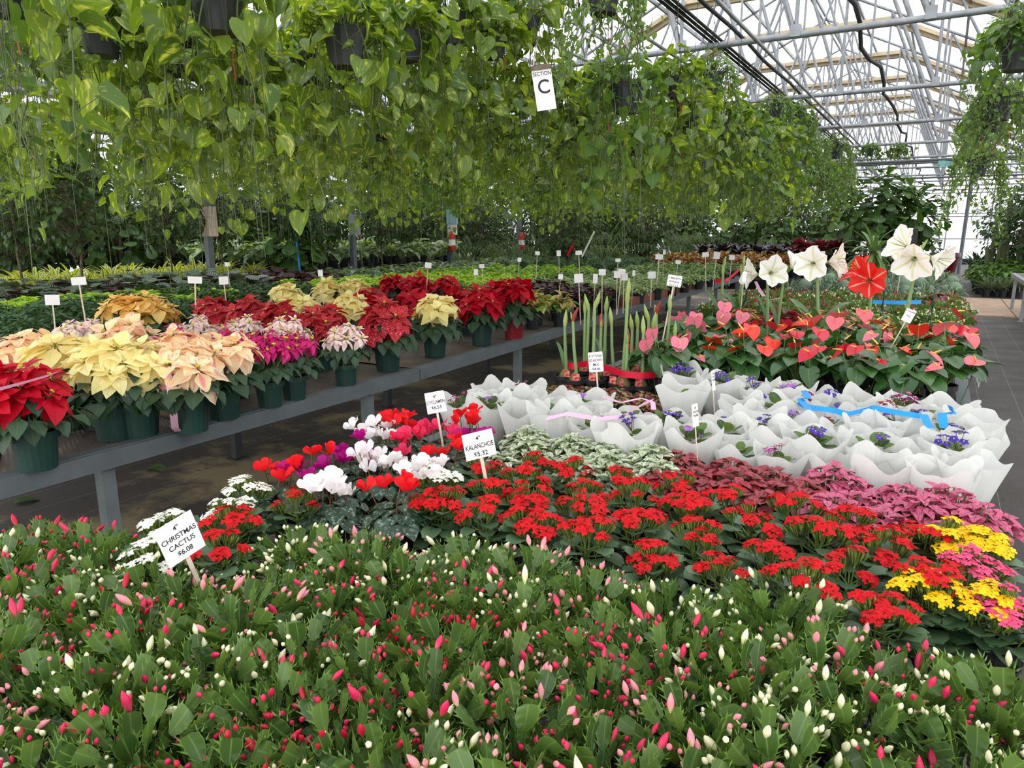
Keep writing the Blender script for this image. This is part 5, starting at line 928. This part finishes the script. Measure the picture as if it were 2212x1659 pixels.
ribbon([at(1885, 652, .98), at(1940, 654, .98), at(1990, 652, .98)], .035, 'ribbon_blue', 'blue ribbon stretched between the amaryllis pots', (0, .2, 1))
ribbon([at(1545, 608, 1.1), at(1570, 606, 1.12), at(1600, 580, 1.2), at(1608, 566, 1.24)], .035, 'ribbon_red', 'red ribbon at the far amaryllis in bud', (0, .2, 1))
ribbon([at(1632, 608, 1.08), at(1640, 625, 1.06), at(1650, 640, 1.04)], .03, 'ribbon_pink', 'pink ribbon beside the small cream amaryllis', (1, 0, .3))
# ------------------------------------------------------------------ equipment on the columns, odds and ends
def ext(loc, rz, label, body='foil'):
    b = MB(); b.lathe([(.002, 0), (.085, 0), (.09, .03), (.09, .42), (.06, .5), (.03, .53), (.002, .53)], body, 16); v = MB(); v.lathe([(.03, .53), (.03, .57), (.02, .6), (.002, .6)], 'dark_steel', 10); v.box((-.1, -.012, .58), (.06, .012, .61), 'dark_steel'); hs = MB(); hs.tube([(.03, 0, .56), (.11, 0, .5), (.115, 0, .2)], .012, 'cable', 6); lb = MB(); lb.lathe([(.0915, .15), (.0915, .3)], 'card', 16)
    thing('fire_extinguisher', label, 'fire extinguisher', loc, rz, 1., [('cylinder', b.mesh('cylinder')), ('valve', v.mesh('valve')), ('hose', hs.mesh('hose')), ('paper_label', lb.mesh('paper_label'))])
ext((-11.30, 19.55, 1.05), 0, 'red fire extinguisher with white label on a column', 'tagred'); ext((-11.28, 15.8, 1.1), 1., 'red fire extinguisher under white box on a column', 'tagred')
def cbox(loc, sz, k, label, name='junction_box'):
    M.setdefault('bluebox', plain('light_blue_box', (160, 198, 206), .5)); b = MB(); x, y, z = sz; b.box((-x, -y, -z), (x, y, z), k); b.box((-x * .9, -y - .01, -z * .9), (x * .9, -y, z * .9), k); o = single(name, b, label, 'electrical box', loc=loc)
cbox((-11.3, 15.85, 2.0), (.12, .1, .2), 'bluebox', 'light blue electrical box on the column with white box'); cbox((-11.3, 15.85, 1.72), (.1, .08, .2), 'card', 'white electrical box under the light blue box'); cbox((-11.3, 12.1, 1.75), (.09, .08, .22), 'galv', 'grey electrical box on the second column'); cbox((-11.3, 8.4, 1.78), (.09, .1, .26), 'wood', 'pale box on the side of the nearest column')
b = MB()
for x in (-.19, .19): b.box((x - .025, -.012, 0), (x + .025, .012, 3.4), 'ladder')if M.setdefault('ladder', plain('yellow_green_ladder', (168, 172, 70), .5)) else 0
for k in range(11): b.box((-.19, -.015, .25 + .29 * k), (.19, .015, .28 + .29 * k), 'galv')
p = aty(1227, 500, 22.6); single('ladder', b, 'yellow green straight ladder leaning by the far column', 'ladder', loc=(p[0], 22.6, 0))
def stickm(name, a, c, r, k, label, cat): b = MB(); b.tube([a, c], r, k, 7); single(name, b, label, cat)
stickm('stake', aty(648, 588, 10.2), aty(638, 508, 10.2), .02, 'ribbon_blue', 'blue stake tied to a ficus trunk', 'stake'); stickm('stake', aty(1257, 555, 15), aty(1284, 500, 15), .02, 'card', 'white leaning stick behind the small plant signs', 'stick'); stickm('stake', aty(1226, 552, 14), aty(1238, 530, 14), .025, 'ribbon_red', 'red leaning stick beside the ladder', 'stick')
for i, (px, py, lab) in enumerate(((318, 1012, 'fallen green leaf on the ground fabric under the bench'), (30, 1088, 'fallen green leaf on the ground fabric near the cacti'))):
    b = MB(); b.leaf(L['ovate'][0], np.zeros(3), dv(.5 + i, .12), (0, 0, 1), .17, 'fig_under'); o = single('fallen_leaf', b, lab, 'leaf', loc=(*at(px, py, 0.01)[:2], .012))
